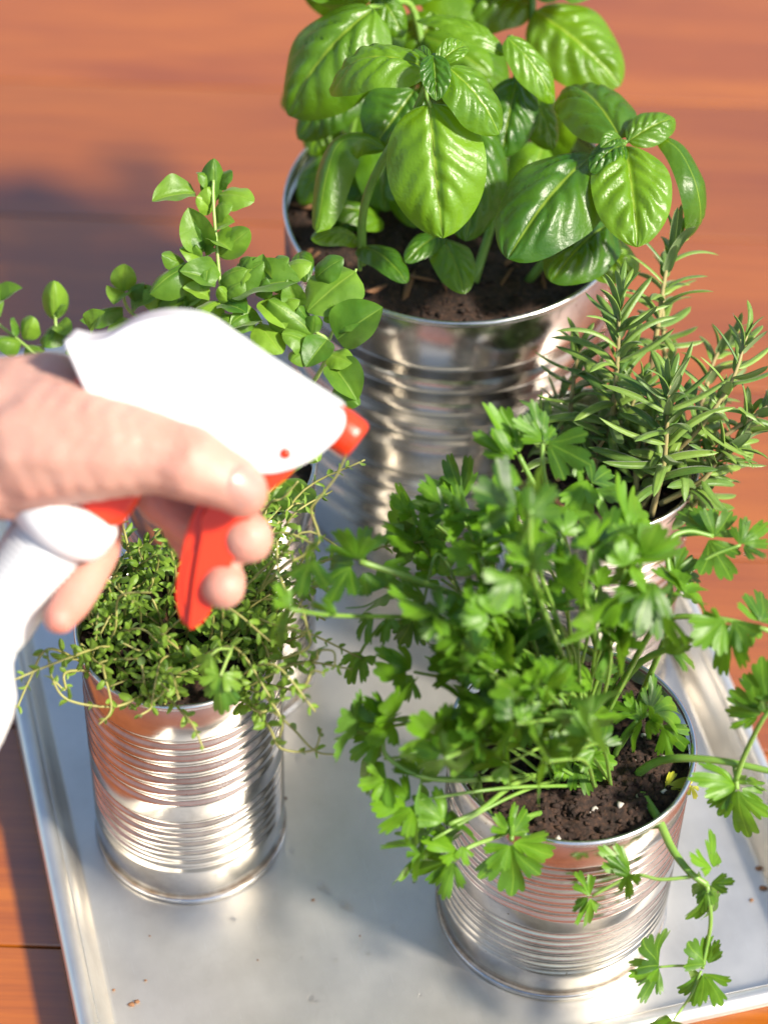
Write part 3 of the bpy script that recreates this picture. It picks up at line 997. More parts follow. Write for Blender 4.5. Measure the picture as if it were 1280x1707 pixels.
for si, (pts, n, npx) in enumerate(RS + RS2):
    path = smooth_path([at(*p) for p in pts], 10)
    mb = MB()
    tube(mb, [at(*p) for p in pts], 0.0014, 0.0006, 7, 8)
    mb.build('stem', M['woody'], rosemary, rosemary.location)
    K = len(path) - 1
    ph = random.uniform(0, 6)
    for i in range(n):
        f = i / (n - 1)
        u = 0.18 + 0.82 * f
        q = min(int(u * K), K - 1)
        p = path[q].lerp(path[q + 1], u * K - q)
        t = (path[q + 1] - path[q]).normalized()
        a_ = t.cross(Vector((0.2, 0.9, 0.3))).normalized(); b_ = t.cross(a_)
        g = ph + (i // 2) * 1.75 + (i % 2) * math.pi + random.uniform(-0.35, 0.35)
        out = a_ * math.cos(g) + b_ * math.sin(g)
        open_ = (1.30 - 0.95 * f ** 2.2) * random.uniform(0.8, 1.2)
        dr = (out * math.sin(min(open_, 1.5)) + t * math.cos(min(open_, 1.5)) + Vector((0, 0, -0.06))).normalized()
        L = npx * 1.12 * depth(p) / FPX * random.uniform(0.72, 1.1) * (1 - 0.45 * f ** 3)
        w = 17 * depth(p) / FPX * random.uniform(0.85, 1.15) * (1 - 0.35 * f ** 3)
        k = random.randrange(4)
        nn = t * 1.0 + out * 0.15 + Vector((0, 0, 0.1))
        if si < len(RS):
            put_leaf('needle_leaf', NG[k], rosemary, p, p + dr * L, nn, (L, w, L))
        else:
            mm = frame(p, p + dr * L, nn) @ Matrix.Diagonal((L, w, L, 1))
            ndl_rest.add([mm @ Vector(v.co) for v in NG[k].vertices], [tuple(q_.vertices) for q_ in NG[k].polygons])
ndl_rest.build('inner_needles', M['rosemary'], rosemary, rosemary.location)['kind'] = 'stuff'

# ------------------------------------------------------------------ parsley
random.seed(33)
pc = Vector((PARSLEY[0].x, PARSLEY[0].y, PARSLEY[2] - 0.009))
parsley = tag(empty('parsley_plant', pc), 'large flat leaf parsley with toothed lobed leaves spilling from the front right can', 'plant')


def lobed_geo(seed, mat, spread=46, cut=0.46, name='leaflet'):
    rnd = random.Random(seed)
    h0 = rnd.uniform(18.5, 22)
    lobes = [(-spread + rnd.uniform(-3, 3), rnd.uniform(0.70, 0.92), h0), (rnd.uniform(-3, 3), 1.0, h0 + 1.5), (spread + rnd.uniform(-3, 3), rnd.uniform(0.70, 0.92), h0)]
    lo, hi = lobes[0][0] - 22, lobes[2][0] + 22
    t_amp, t_n = rnd.uniform(0.12, 0.19), rnd.choice((1.5, 1.5, 1.9))
    NA, NR = 84, 6
    vs_, uv, fs = [Vector((0, 0, 0))], [(0, 0.5)], []
    ph = [rnd.uniform(0, 6) for _ in range(4)]
    fold, droop, ruf = rnd.uniform(-0.05, 0.10), rnd.uniform(-0.10, 0.55), rnd.uniform(0.01, 0.035)
    bend = rnd.uniform(-0.45, 0.45)
    for i in range(NA + 1):
        th = lo + (hi - lo) * i / NA
        best, bk = 0, None
        for c0, L, h in lobes:
            q = min(abs(th - c0) / h, 1.0)
            f = L * (cut + (1 - cut) * (1 - q ** 5) ** 0.8) * (1 - 0.10 * q * q) if q < 1 else L * cut * max(0, 1 - (abs(th - c0) - h) / 16)
            if f > best: best, bk = f, (c0, L, h)
        tt = (th - bk[0]) / bk[2]
        tooth = (1 - t_amp) + t_amp * abs(math.cos(math.pi * tt * t_n)) ** 0.55 if abs(tt) < 1.05 else 1 - t_amp
        edge = min(1, (th - lo) / 10, (hi - th) / 10)
        r = best * tooth * (0.30 + 0.70 * max(edge, 0) ** 0.6)
        for j in range(1, NR + 1):
            s = j / NR
            rr = r * s
            g = R(th)
            x, y = rr * math.cos(g), rr * math.sin(g) * (0.80 + 0.25 * s)
            z = fold * abs(tt) * rr * min(1, s) - droop * rr * rr + ruf * s * s * math.sin(th * 0.16 + ph[0]) + bend * y * abs(y) + bend * 0.8 * x * y + 0.035 * math.sin(x * 7 + ph[1]) * math.sin(y * 7 + ph[2])
            vs_.append(Vector((x, y, z)))
            uv.append((s, 0.5 + max(-0.5, min(0.5, tt * 0.45 * max(s, 0.3)))))
    for i in range(NA):
        b0, b1 = 1 + i * NR, 1 + (i + 1) * NR
        fs.append((0, b0, b1))
        for j in range(NR - 1):
            fs.append((b0 + j, b0 + j + 1, b1 + j + 1, b1 + j))
    return mesh_of(name, vs_, fs, mat, True, uv)


LG = [lobed_geo(100 + k, M['parsley'], 39 + 1.5 * (k % 4), 0.40 + 0.07 * (k % 3)) for k in range(18)]
YG = lobed_geo(300, M['yellow_leaf'])


def pleaf(bx, by, tx, ty, d, wr=1.0, tr=0.0, tu=0.5, dt=0.0, parent=None, me=None):
    B, T = at(bx, by, d), at(tx, ty, d + dt)
    N = view_n(tr, tu)
    L = (T - B).length
    put_leaf('leaflet', me or random.choice(LG), parent or parsley, B, T, N, (L, L * wr, L))


def shrink(bx, by, tx, ty, k=0.9):
    return bx, by, bx + (tx - bx) * k, by + (ty - by) * k


def rj(a): return random.uniform(-a, a)


# leaflets that can be told apart: base px, tip px, depth, width ratio
PL = [
    # dark leaves on the left, in front of the big can
    (688, 860, 639, 824, 1.00, 0.9), (673, 874, 637, 914, 1.00, 0.95), (746, 856, 680, 832, 0.99, 1.0), (735, 840, 700, 808, 0.99, 0.8),
    (722, 902, 645, 934, 1.00, 0.9), (716, 880, 738, 930, 1.00, 0.8), (770, 826, 738, 746, 1.00, 0.85), (774, 850, 716, 812, 0.99, 0.8),
    (598, 934, 556, 868, 0.965, 0.9), (602, 932, 612, 866, 0.965, 0.8), (584, 944, 542, 1012, 0.965, 0.85), (606, 955, 616, 1004, 0.968, 0.8),
    (590, 940, 530, 934, 0.965, 0.9), (562, 1022, 506, 1004, 0.945, 0.6), (520, 930, 496, 1006, 0.93, 0.65), (486, 1016, 410, 1072, 0.925, 0.5), (484, 1012, 452, 966, 0.925, 0.55), (530, 910, 478, 912, 0.93, 0.6),
    (622, 1024, 574, 1064, 0.985, 0.95), (650, 1026, 636, 1080, 0.985, 0.9), (690, 1026, 664, 1082, 0.985, 0.75), (690, 1020, 712, 1056, 0.985, 0.8),
    (600, 1086, 564, 1146, 0.995, 0.85), (604, 1092, 608, 1142, 0.995, 0.7), (706, 1006, 722, 1056, 0.98, 0.9), (708, 1000, 668, 976, 0.98, 0.9),
    (822, 918, 766, 884, 0.985, 1.0), (826, 930, 780, 960, 0.985, 1.0), (830, 870, 780, 880, 0.98, 1.0),
    (690, 985, 640, 970, 0.98, 0.8), (640, 940, 690, 960, 0.985, 0.8),
    # top, lit
    (862, 758, 792, 660, 0.985, 0.55), (866, 754, 836, 664, 0.985, 0.5), (858, 766, 782, 730, 0.98, 0.6), (902, 734, 886, 654, 0.985, 0.6), (904, 732, 922, 660, 0.985, 0.6), (904, 736, 868, 690, 0.983, 0.6), (906, 736, 932, 712, 0.983, 0.8),
    (912, 737, 992, 780, 0.985, 0.8), (960, 770, 978, 812, 0.987, 0.7), (986, 806, 1028, 764, 0.990, 1.0), (992, 814, 1036, 838, 0.990, 0.9), (984, 812, 970, 872, 0.985, 0.9), (978, 800, 946, 860, 0.985, 0.8),
    (860, 850, 782, 800, 0.93, 1.1), (846, 864, 800, 868, 0.93, 1.0), (858, 812, 836, 760, 0.935, 0.8), (890, 850, 852, 790, 0.905, 1.1), (880, 860, 930, 800, 0.905, 1.0), (886, 940, 838, 890, 0.905, 1.0), (880, 950, 910, 900, 0.905, 1.0), (858, 960, 822, 1010, 0.91, 1.0),
    (940, 950, 920, 890, 0.94, 1.0), (930, 970, 980, 930, 0.94, 1.0), (1010, 900, 960, 868, 0.95, 1.1), (1000, 930, 1030, 870, 0.95, 1.0),
    (1066, 930, 1020, 860, 0.945, 1.1), (1070, 930, 1096, 860, 0.945, 1.0), (1062, 950, 1010, 960, 0.945, 1.0), (1086, 970, 1062, 1040, 0.945, 1.0), (1050, 1000, 1000, 1030, 0.945, 1.0), (1080, 990, 1124, 1030, 0.945, 1.0),
    (1096, 1010, 1040, 1060, 0.95, 1.0), (1110, 1020, 1120, 1096, 0.95, 0.9),
    # right
    (1190, 884, 1118, 850, 1.00, 0.7), (1187, 892, 1144, 836, 0.998, 0.8), (1190, 896, 1222, 844, 0.995, 0.95), (1180, 900, 1228, 978, 0.995, 0.65), (1124, 956, 1138, 904, 0.995, 0.75), (1126, 958, 1170, 930, 0.995, 0.7), (1128, 960, 1158, 972, 0.995, 0.7),
    (1232, 908, 1250, 856, 0.99, 0.8), (1236, 906, 1284, 866, 0.99, 0.9), (1238, 912, 1282, 922, 0.99, 0.8),
    (1262, 1036, 1240, 986, 0.98, 1.0), (1266, 1036, 1290, 976, 0.98, 1.0), (1258, 1042, 1244, 1090, 0.98, 0.9),
    (1206, 1034, 1150, 1080, 0.965, 1.0), (1214, 1040, 1200, 1140, 0.965, 0.85), (1222, 1034, 1250, 1096, 0.965, 0.9), (1200, 1030, 1160, 1020, 0.965, 0.8),
    (1268, 1190, 1206, 1150, 0.975, 0.9), (1262, 1196, 1208, 1216, 0.975, 0.6), (1270, 1186, 1236, 1110, 0.972, 0.8), (1280, 1170, 1262, 1100, 0.97, 0.9), (1276, 1192, 1300, 1140, 0.975, 0.9),
    (1120, 1080, 1182, 1116, 0.985, 0.5), (1110, 1090, 1150, 1060, 0.985, 0.6),
    # near the soil, sharp
    (1082, 1184, 1090, 1112, 1.015, 0.5), (1084, 1188, 1156, 1150, 1.015, 0.75), (1072, 1200, 1040, 1156, 1.012, 0.7), (1070, 1204, 1022, 1232, 1.010, 0.8), (1076, 1204, 1104, 1222, 1.010, 0.75), (1080, 1196, 1110, 1196, 1.010, 0.7), (1060, 1190, 1006, 1170, 1.010, 0.8),
    (1102, 1210, 1158, 1258, 1.020, 0.45), (1104, 1212, 1126, 1272, 1.020, 0.35), (968, 1258, 1000, 1224, 1.015, 0.85), (970, 1262, 1032, 1276, 1.015, 0.85), (958, 1270, 986, 1334, 1.015, 0.65), (950, 1262, 924, 1304, 1.013, 0.7), (946, 1254, 918, 1262, 1.01, 0.9),
    (990, 1130, 1036, 1110, 0.99, 0.9), (986, 1136, 960, 1100, 0.99, 0.9),
    # low front leaves
    (856, 1404, 930, 1432, 0.985, 0.9), (854, 1408, 858, 1504, 0.985, 0.75), (850, 1410, 804, 1452, 0.985, 0.85), (852, 1392, 880, 1342, 0.99, 0.9), (848, 1390, 822, 1350, 0.99, 0.9),
    (756, 1438, 738, 1512, 0.985, 0.75), (750, 1436, 672, 1456, 0.985, 0.55), (764, 1420, 700, 1400, 0.985, 0.85), (770, 1410, 780, 1450, 0.985, 0.9), (748, 1410, 716, 1366, 0.985, 0.9),
    (640, 1224, 574, 1184, 0.975, 0.9), (634, 1230, 570, 1264, 0.975, 0.9), (642, 1216, 650, 1170, 0.975, 0.9), (640, 1300, 590, 1310, 0.975, 0.9), (648, 1296, 610, 1350, 0.975, 0.9), (690, 1350, 640, 1368, 0.975, 0.9), (692, 1356, 668, 1410, 0.975, 0.9), (700, 1290, 660, 1260, 0.975, 1.0), (700, 1300, 690, 1344, 0.975, 1.0),
    (740, 1370, 700, 1330, 0.98, 0.9), (744, 1376, 780, 1340, 0.98, 0.9), (700, 1424, 672, 1424, 0.98, 0.9),
    # the hanging stem at lower right
    (1050, 1452, 990, 1406, 1.000, 0.55), (1052, 1462, 1016, 1428, 1.000, 0.5), (1046, 1456, 1052, 1506, 1.000, 0.7), (982, 1494, 958, 1444, 1.000, 0.6), (984, 1498, 976, 1556, 1.000, 0.6), (980, 1496, 950, 1524, 1.000, 0.5),
    (1186, 1448, 1138, 1426, 1.000, 0.7), (1188, 1446, 1184, 1372, 1.000, 0.55), (1184, 1474, 1230, 1468, 1.000, 0.7), (1182, 1476, 1212, 1552, 1.000, 0.75), (1178, 1474, 1128, 1492, 1.000, 0.8), (1180, 1480, 1160, 1530, 1.000, 0.7),
    (1228, 1312, 1168, 1342, 0.995, 0.7), (1226, 1308, 1176, 1288, 0.995, 0.6), (1230, 1318, 1232, 1424, 0.995, 0.75), (1236, 1314, 1280, 1346, 0.995, 0.7), (1234, 1308, 1276, 1296, 0.995, 0.7),
    (1176, 1608, 1136, 1566, 1.012, 0.8), (1180, 1606, 1198, 1560, 1.012, 0.75), (1098, 1610, 1060, 1560, 1.012, 0.75), (1098, 1613, 1038, 1630, 1.012, 0.6), (1098, 1616, 1062, 1680, 1.012, 0.7),
    (1166, 1622, 1122, 1642, 1.012, 0.75), (1166, 1624, 1160, 1690, 1.012, 0.75), (1172, 1622, 1214, 1676, 1.012, 0.8), (1120, 1700, 1060, 1708, 1.01, 0.6), (1122, 1702, 1130, 1730, 1.01, 0.8),
]
for i, (bx, by, tx, ty, d, wr) in enumerate(PL):
    pleaf(*shrink(bx, by, tx, ty, 0.87), d, wr * random.uniform(0.92, 1.1), rj(0.75), random.uniform(-0.2, 0.95), rj(0.014))
pleaf(1108, 1314, 1152, 1296, 1.025, 0.8, 0, 0.5, 0, None, YG)
pleaf(1150, 1310, 1164, 1332, 1.025, 0.7, 0, 0.5, 0, None, YG)

# the dense lit crown: fronds on stalks from the soil
FR = []
for i in range(64):
    f = i / 63
    nx = random.uniform(735, 1000)
    ny = random.uniform(1030, 1310) if i < 42 else random.uniform(860, 1070)
    if i >= 42: nx = random.uniform(770, 1090)
    if nx > 930 and ny > 1260: nx -= 130
    FR.append((nx, ny, 0.925 + 0.05 * random.random() + (0.03 if i % 3 == 0 else 0)))
FR += [(1130, 990, 0.975), (1020, 1080, 0.97), (690, 1120, 0.98), (740, 1240, 0.955), (660, 1200, 0.975), (610, 1215, 0.98), (700, 905, 1.0), (735, 965, 0.99), (640, 1265, 0.978), (690, 1335, 0.978), (720, 1400, 0.98), (650, 985, 0.985), (760, 850, 0.995), (900, 1230, 0.975), (850, 1270, 0.97)]
crown = pc + Vector((0.004, -0.004, 0))
n_leaf, p_rest = len(PL) + 2, MB()
for nx, ny, d in FR:
    ang = math.atan2(-(ny - 1330), nx - 1000) + rj(0.7)          # outward from the crown, image plane
    s = random.uniform(38, 58)
    node = at(nx, ny, d)
    for da, l, o in ((0, 1.05, 0.25), (1.0, 0.85, 0.12), (-1.0, 0.85, 0.12), (1.9, 0.6, 0.05))[:3]:
        g = ang + da + rj(0.2)
        bx, by = nx + math.cos(g) * s * o, ny - math.sin(g) * s * o
        tx, ty = nx + math.cos(g) * s * (o + l), ny - math.sin(g) * s * (o + l)
        if n_leaf < 296:
            pleaf(bx, by, tx, ty, d, random.uniform(0.85, 1.15), rj(0.75), random.uniform(-0.1, 1.3), rj(0.024))
            n_leaf += 1
        else:
            B, T = at(bx, by, d), at(tx, ty, d + rj(0.024))
            L = (T - B).length
            mm = frame(B, T, view_n(rj(0.75), random.uniform(-0.1, 1.3))) @ Matrix.Diagonal((L, L, L, 1))
            g_ = random.choice(LG)
            p_rest.add([mm @ v.co for v in g_.vertices], [tuple(q.vertices) for q in g_.polygons])
    st = crown + Vector((rj(0.014), rj(0.014), -0.004))
    mid = st.lerp(node, 0.55) + Vector((rj(0.006), rj(0.006), 0.012))
    mb = MB()
    tube(mb, [st, mid, node], 0.0009, 0.0006, 6, 6)
    mb.build('stalk', M['stalk'], parsley, pc)
p_rest.build('small_leaflets', M['parsley'], parsley, pc)['kind'] = 'stuff'

stems(parsley, 'stalk', M['stalk'], [
    ([(1038, 1290, 1.035), (1064, 1318, 1.028), (1095, 1362, 1.015), (1120, 1415, 1.005), (1150, 1455, 1.000), (1178, 1475, 1.0)], 0.0022, 0.0013),
    ([(1178, 1475, 1.0), (1184, 1530, 1.004), (1178, 1575, 1.01), (1170, 1615, 1.012)], 0.0010, 0.0007),
    ([(1150, 1462, 1.0), (1100, 1466, 1.0), (1054, 1460, 1.0), (986, 1494, 1.0)], 0.0008, 0.0006),
    ([(1172, 1612, 1.012), (1130, 1610, 1.012), (1098, 1612, 1.012)], 0.0006, 0.0005),
    ([(1168, 1618, 1.012), (1150, 1660, 1.012), (1122, 1700, 1.01)], 0.0006, 0.0005),
    ([(1062, 1290, 1.03), (1090, 1272, 1.018), (1130, 1264, 1.005), (1210, 1270, 0.996), (1300, 1290, 0.99)], 0.0020, 0.0013),
    ([(1226, 1300, 0.995), (1240, 1260, 0.988), (1270, 1200, 0.976), (1290, 1180, 0.974)], 0.0012, 0.0009),
    ([(1228, 1316, 0.995), (1226, 1296, 0.995), (1222, 1272, 0.996)], 0.0010, 0.0009),
    ([(1024, 1260, 1.035), (1040, 1225, 1.025), (1062, 1200, 1.012)], 0.0013, 0.0010),
    ([(1030, 1250, 1.035), (1060, 1205, 1.02), (1084, 1186, 1.015)], 0.0010, 0.0009),
    ([(1076, 1190, 1.012), (1092, 1196, 1.012), (1104, 1212, 1.02)], 0.0008, 0.0006),
    ([(998, 1250, 1.045), (985, 1262, 1.03), (958, 1262, 1.015)], 0.0010, 0.0008),
    ([(990, 1320, 1.05), (940, 1346, 1.03), (890, 1358, 1.01), (856, 1372, 0.995), (852, 1400, 0.985)], 0.0014, 0.0010),
    ([(890, 1358, 1.01), (840, 1390, 0.998), (782, 1412, 0.988), (756, 1436, 0.985)], 0.0011, 0.0008),
    ([(900, 1290, 1.02), (852, 1310, 1.00), (800, 1350, 0.985), (748, 1374, 0.98)], 0.0013, 0.0009),
    ([(920, 1290, 1.03), (840, 1297, 1.00), (714, 1297, 0.978), (646, 1262, 0.975), (638, 1226, 0.975)], 0.0015, 0.0009),
    ([(990, 1090, 1.03), (900, 1040, 1.0), (766, 994, 0.985), (680, 962, 0.972), (600, 936, 0.965)], 0.0016, 0.0012),
    ([(970, 1130, 1.03), (900, 1070, 1.01), (780, 1045, 0.99), (700, 1030, 0.986), (560, 1026, 0.95), (484, 1016, 0.925)], 0.0013, 0.0007),
    ([(640, 1036, 0.985), (612, 1070, 0.992), (601, 1088, 0.995)], 0.0007, 0.0006),
    ([(800, 950, 1.0), (760, 905, 1.0), (720, 870, 1.0), (690, 858, 1.0)], 0.0010, 0.0006),
    ([(765, 985, 0.985), (745, 940, 0.985), (725, 928, 0.985), (706, 1004, 0.98)], 0.0008, 0.0006),
    ([(1010, 1130, 1.03), (960, 960, 1.0), (900, 830, 0.99), (864, 758, 0.985)], 0.0015, 0.0010),
    ([(1000, 1100, 1.03), (940, 900, 1.0), (908, 800, 0.988), (904, 732, 0.985)], 0.0013, 0.0009),
    ([(1020, 1120, 1.03), (985, 930, 1.0), (950, 850, 0.992), (986, 808, 0.990)], 0.0012, 0.0009),
    ([(960, 1150, 1.0), (900, 1000, 0.94), (884, 920, 0.915), (884, 850, 0.905)], 0.0013, 0.0009),
    ([(1030, 1150, 1.03), (1080, 1060, 1.0), (1116, 1000, 0.99), (1112, 910, 0.99), (1142, 886, 0.993), (1188, 894, 0.995)], 0.0013, 0.0009),
    ([(1010, 1170, 1.04), (1040, 1090, 1.0), (1060, 1000, 0.96), (1068, 935, 0.945)], 0.0014, 0.0010),
    ([(1060, 1180, 1.04), (1110, 1060, 1.0), (1118, 1030, 0.99), (1200, 1032, 0.98), (1284, 1052, 0.975)], 0.0014, 0.0010),
    ([(990, 1190, 1.04), (1000, 1120, 1.02), (1022, 1060, 1.0), (1060, 1030, 0.98)], 0.0020, 0.0014),
    ([(1000, 1200, 1.04), (1060, 1110, 1.01), (1150, 1066, 0.985), (1206, 1036, 0.966)], 0.0018, 0.0011),
    ([(1130, 970, 0.995), (1180, 930, 0.992), (1234, 908, 0.99)], 0.0008, 0.0006),
    ([(1110, 1000, 0.99), (1130, 985, 0.992), (1126, 958, 0.995)], 0.0009, 0.0007),
    ([(1070, 1330, 1.045), (1090, 1322, 1.035), (1108, 1314, 1.025)], 0.0006, 0.0004),
])

# ------------------------------------------------------------------ thyme
random.seed(55)
tcn = Vector((THYME[0].x, THYME[0].y, THYME[2] - 0.009))
thyme = tag(empty('thyme_plant', tcn), 'tangled thyme with tiny leaves on wiry stems in the front left can', 'plant')
TG = [leaf_geo('leaf', M['thyme'], 1, 1, 0.5, 0.55, 0.06 + 0.04 * k, (-0.5, 0.2, -0.2)[k], 0, 5, 1, 0.02, 5, 5, 0.4 + k) for k in range(3)]
t_leaves = []


def leaves_on(path, start, step, L0, var=0.3):
    acc, nxt, side = 0.0, start, random.uniform(0, 3)
    total = sum((path[i + 1] - path[i]).length for i in range(len(path) - 1))
    for i in range(len(path) - 1):
        seg = (path[i + 1] - path[i])
        l = seg.length
        while acc + l >= nxt:
            p = path[i] + seg * ((nxt - acc) / max(l, 1e-6))
            t = seg.normalized()
            a_ = t.cross(Vector((0.31, 0.2, 0.9)))
            if a_.length < 0.05: a_ = t.cross(Vector((1, 0, 0)))
            a_.normalize(); b_ = t.cross(a_)
            for sgn in (0, math.pi):
                g = side + sgn + rj(0.3)
                out = a_ * math.cos(g) + b_ * math.sin(g)
                f = nxt / total
                L = L0 * random.uniform(1 - var, 1 + var) * (1 - 0.45 * f ** 4)
                dr = (out * 1.0 + t * (0.35 + 0.6 * f ** 3)).normalized()
                nn = (t + Vector((0, 0, 0.8)) + Vector((rj(0.4), rj(0.4), 0))).normalized()
                t_leaves.append((p, p + dr * L, nn, L * random.uniform(0.34, 0.52)))
            side += math.pi / 2 + rj(0.2)
            nxt += step * random.uniform(0.75, 1.3)
        acc += l


TP = [
    ([(266, 1129, 1.055), (234, 1160, 1.045), (188, 1178, 1.035), (117, 1168, 1.03), (90, 1137, 1.03), (80, 1092, 1.035)], 0.009, 0.0056),
    ([(150, 1110, 1.05), (82, 1082, 1.035), (52, 1129, 1.03), (29, 1180, 1.03)], 0.012, 0.0056),
    ([(180, 1120, 1.05), (112, 1120, 1.035), (110, 1150, 1.035), (92, 1136, 1.033)], 0.008, 0.0050),
    ([(190, 1140, 1.045), (172, 1110, 1.04), (186, 1180, 1.03), (165, 1208, 1.03)], 0.008, 0.0054),
    ([(384, 1163, 1.045), (446, 1181, 1.030), (488, 1214, 1.025), (526, 1252, 1.025), (565, 1258, 1.025)], 0.012, 0.0062),
    ([(420, 1172, 1.035), (450, 1215, 1.025), (470, 1248, 1.022), (522, 1250, 1.022), (536, 1215, 1.02)], 0.012, 0.0056),
    ([(430, 1105, 1.035), (488, 1092, 1.020), (517, 1074, 1.015), (511, 1042, 1.01), (502, 1006, 1.01)], 0.02, 0.0055),
    ([(420, 1000, 1.04), (472, 944, 1.030), (500, 929, 1.026), (529, 908, 1.023), (531, 889, 1.021), (519, 851, 1.017), (529, 834, 1.015), (559, 796, 1.01), (578, 756, 1.005)], 0.050, 0.0056),
    ([(430, 870, 1.05), (451, 838, 1.045), (472, 830, 1.04), (497, 802, 1.035)], 0.009, 0.0054),
    ([(470, 1110, 1.03), (525, 1100, 1.02), (530, 1085, 1.02), (556, 1086, 1.02), (558, 1112, 1.02)], 0.012, 0.0056),
    ([(440, 1140, 1.035), (500, 1150, 1.02), (520, 1120, 1.015), (540, 1122, 1.012)], 0.008, 0.0060),
    ([(390, 1140, 1.045), (440, 1160, 1.03), (470, 1200, 1.025), (466, 1230, 1.025)], 0.008, 0.0058),
    ([(470, 1080, 1.04), (478, 1000, 1.03), (464, 950, 1.03), (462, 900, 1.03)], 0.010, 0.0056),
    ([(400, 1160, 1.04), (430, 1186, 1.03), (452, 1180, 1.027), (474, 1160, 1.025)], 0.007, 0.0052),
]
for pts, st_, L0 in TP:
    mb = MB()
    path = tube(mb, [at(x, y, d - (0.012 if q_ == 0 else 0.036)) for q_, (x, y, d) in enumerate(pts)], 0.00066, 0.0004, 5, 8)
    mb.build('stem', M['wiry'], thyme, tcn)
    leaves_on(path, 0.006, st_, L0)
for i in range(112):
    q, g = THYME[1] * 0.88 * math.sqrt(random.random()), random.uniform(0, 2 * math.pi)
    st = tcn + Vector((q * math.cos(g), q * math.sin(g), -0.002))
    lean = Vector((math.cos(g), math.sin(g), 0)) * random.uniform(0.1, 0.7) + Vector((rj(0.5) + 0.18, rj(0.5) - 0.05, 0))
    hgt = random.uniform(0.022, 0.070) * (0.75 if q > THYME[1] * 0.6 else 1.0)
    if st.y < tcn.y - 0.012 and st.x < tcn.x + 0.005: hgt *= 0.62
    p1 = st + Vector((rj(0.006), rj(0.006), hgt * 0.5)) + lean * hgt * 0.3
    p2 = st + Vector((rj(0.008), rj(0.008), hgt * 0.9)) + lean * hgt * 0.75
    p3 = p2 + lean * hgt * random.uniform(0.2, 0.55) + Vector((rj(0.006), rj(0.006), random.uniform(-0.25, 0.22) * hgt))
    mb = MB()
    path = tube(mb, [st, p1, p2, p3], 0.0007, 0.0004, 5, 5)
    mb.build('stem', M['wiry'], thyme, tcn)
    leaves_on(path, 0.008, 0.0052, random.uniform(0.0044, 0.0070))
t_leaves.sort(key=lambda l: -(l[1] - l[0]).length * l[3] / depth(l[0]) ** 2 * (1.0 + 6 * max(0, l[0].z - tcn.z)))
rest = MB()
for i, (B, T, N, w) in enumerate(t_leaves):
    L = (T - B).length
    if i < 290:
        put_leaf('leaf', TG[i % 3], thyme, B, T, N, (L, w, L))
    else:
        mm = frame(B, T, N) @ Matrix.Diagonal((L, w, L, 1))
        rest.add([mm @ Vector(v.co) for v in TG[i % 3].vertices], [tuple(p.vertices) for p in TG[i % 3].polygons])
ro = rest.build('small_leaves', M['thyme'], thyme, tcn)
ro['kind'] = 'stuff'
uvl = ro.data.uv_layers.new(name='UVMap')
# pale parsley seedling growing among the thyme
seedling = tag(empty('parsley_seedling', at(400, 1050, 1.04)), 'single pale young parsley leaf hanging over the thyme can rim', 'plant')
for bx, by, tx, ty, wr in ((368, 1128, 362, 1194, 0.85), (366, 1124, 332, 1138, 0.9), (352, 1090, 334, 1128, 0.9), (372, 1122, 402, 1150, 0.8)):
    pleaf(bx, by, tx, ty, 0.970, wr, rj(0.2), 0.4, 0.0, seedling, lobed_geo(int(bx), M['oregano'], 40, 0.5))
stems(seedling, 'stalk', M['pale_stalk'], [([(400, 1050, 1.04), (386, 1082, 0.985), (368, 1126, 0.970)], 0.0008, 0.0006), ([(386, 1082, 0.985), (366, 1082, 0.975), (352, 1092, 0.970)], 0.0006, 0.0005)])

# ------------------------------------------------------------------ spray bottle
DS = 0.905
PX = DS / FPX
AL = R(12)
TV = FWD * math.cos(AL) + UP * math.sin(AL)          # thickness direction, away from the viewer
VV = UP * math.cos(AL) - FWD * math.sin(AL)
O_ = at(300, 700, DS)


def sp(px, py, t):
    """sprayer's own plane: px,py across its side, t metres through its thickness"""
    return O_ + RIGHT * ((px - 300) * PX) + VV * ((700 - py) * PX / math.cos(AL)) + TV * t


spray = tag(empty('spray_bottle', sp(120, 850, 0)), 'white plastic spray bottle with red orange trigger and nozzle held over the herbs', 'spray bottle')


def slab(name, prof, t0, t1, bev, mat, closed_n=3, seg=5, parent=None, taper=None):
    pts = [Vector((x, y, 0)) for x, y in prof]
    n = len(pts)
    out = []
    for i in range(n):
        a, b_, c, d = pts[i - 1], pts[i], pts[(i + 1) % n], pts[(i + 2) % n]
        for k in range(closed_n):
            t = k / closed_n
            out.append(0.5 * ((2 * b_) + (c - a) * t + (2 * a - 5 * b_ + 4 * c - d) * t * t + (3 * b_ - a - 3 * c + d) * t ** 3))
    bm = bmesh.new()
    lo = [bm.verts.new(sp(p.x, p.y, t0) - spray.location) for p in out]
    hi = [bm.verts.new(sp(p.x, p.y, t1) - spray.location) for p in out]
    N = len(out)
    e = []
    bm.faces.new(lo); bm.faces.new(hi[::-1])
    for i in range(N):
        bm.faces.new((lo[i], hi[i], hi[(i + 1) % N], lo[(i + 1) % N]))
    bm.edges.ensure_lookup_table()
    sel = [ed for ed in bm.edges if (ed.verts[0] in lo and ed.verts[1] in lo) or (ed.verts[0] in hi and ed.verts[1] in hi)]
    bmesh.ops.recalc_face_normals(bm, faces=bm.faces)
    bmesh.ops.bevel(bm, geom=sel, offset=bev, segments=seg, profile=0.5, affect='EDGES', clamp_overlap=True)
    me = bpy.data.meshes.new(name)
    bm.to_mesh(me); bm.free()
    me.materials.append(mat)
    for p in me.polygons: p.use_smooth = True
    o = put(name, me, parent or spray)
    wn = o.modifiers.new('wn', 'WEIGHTED_NORMAL')
    wn.keep_sharp = False
    return o


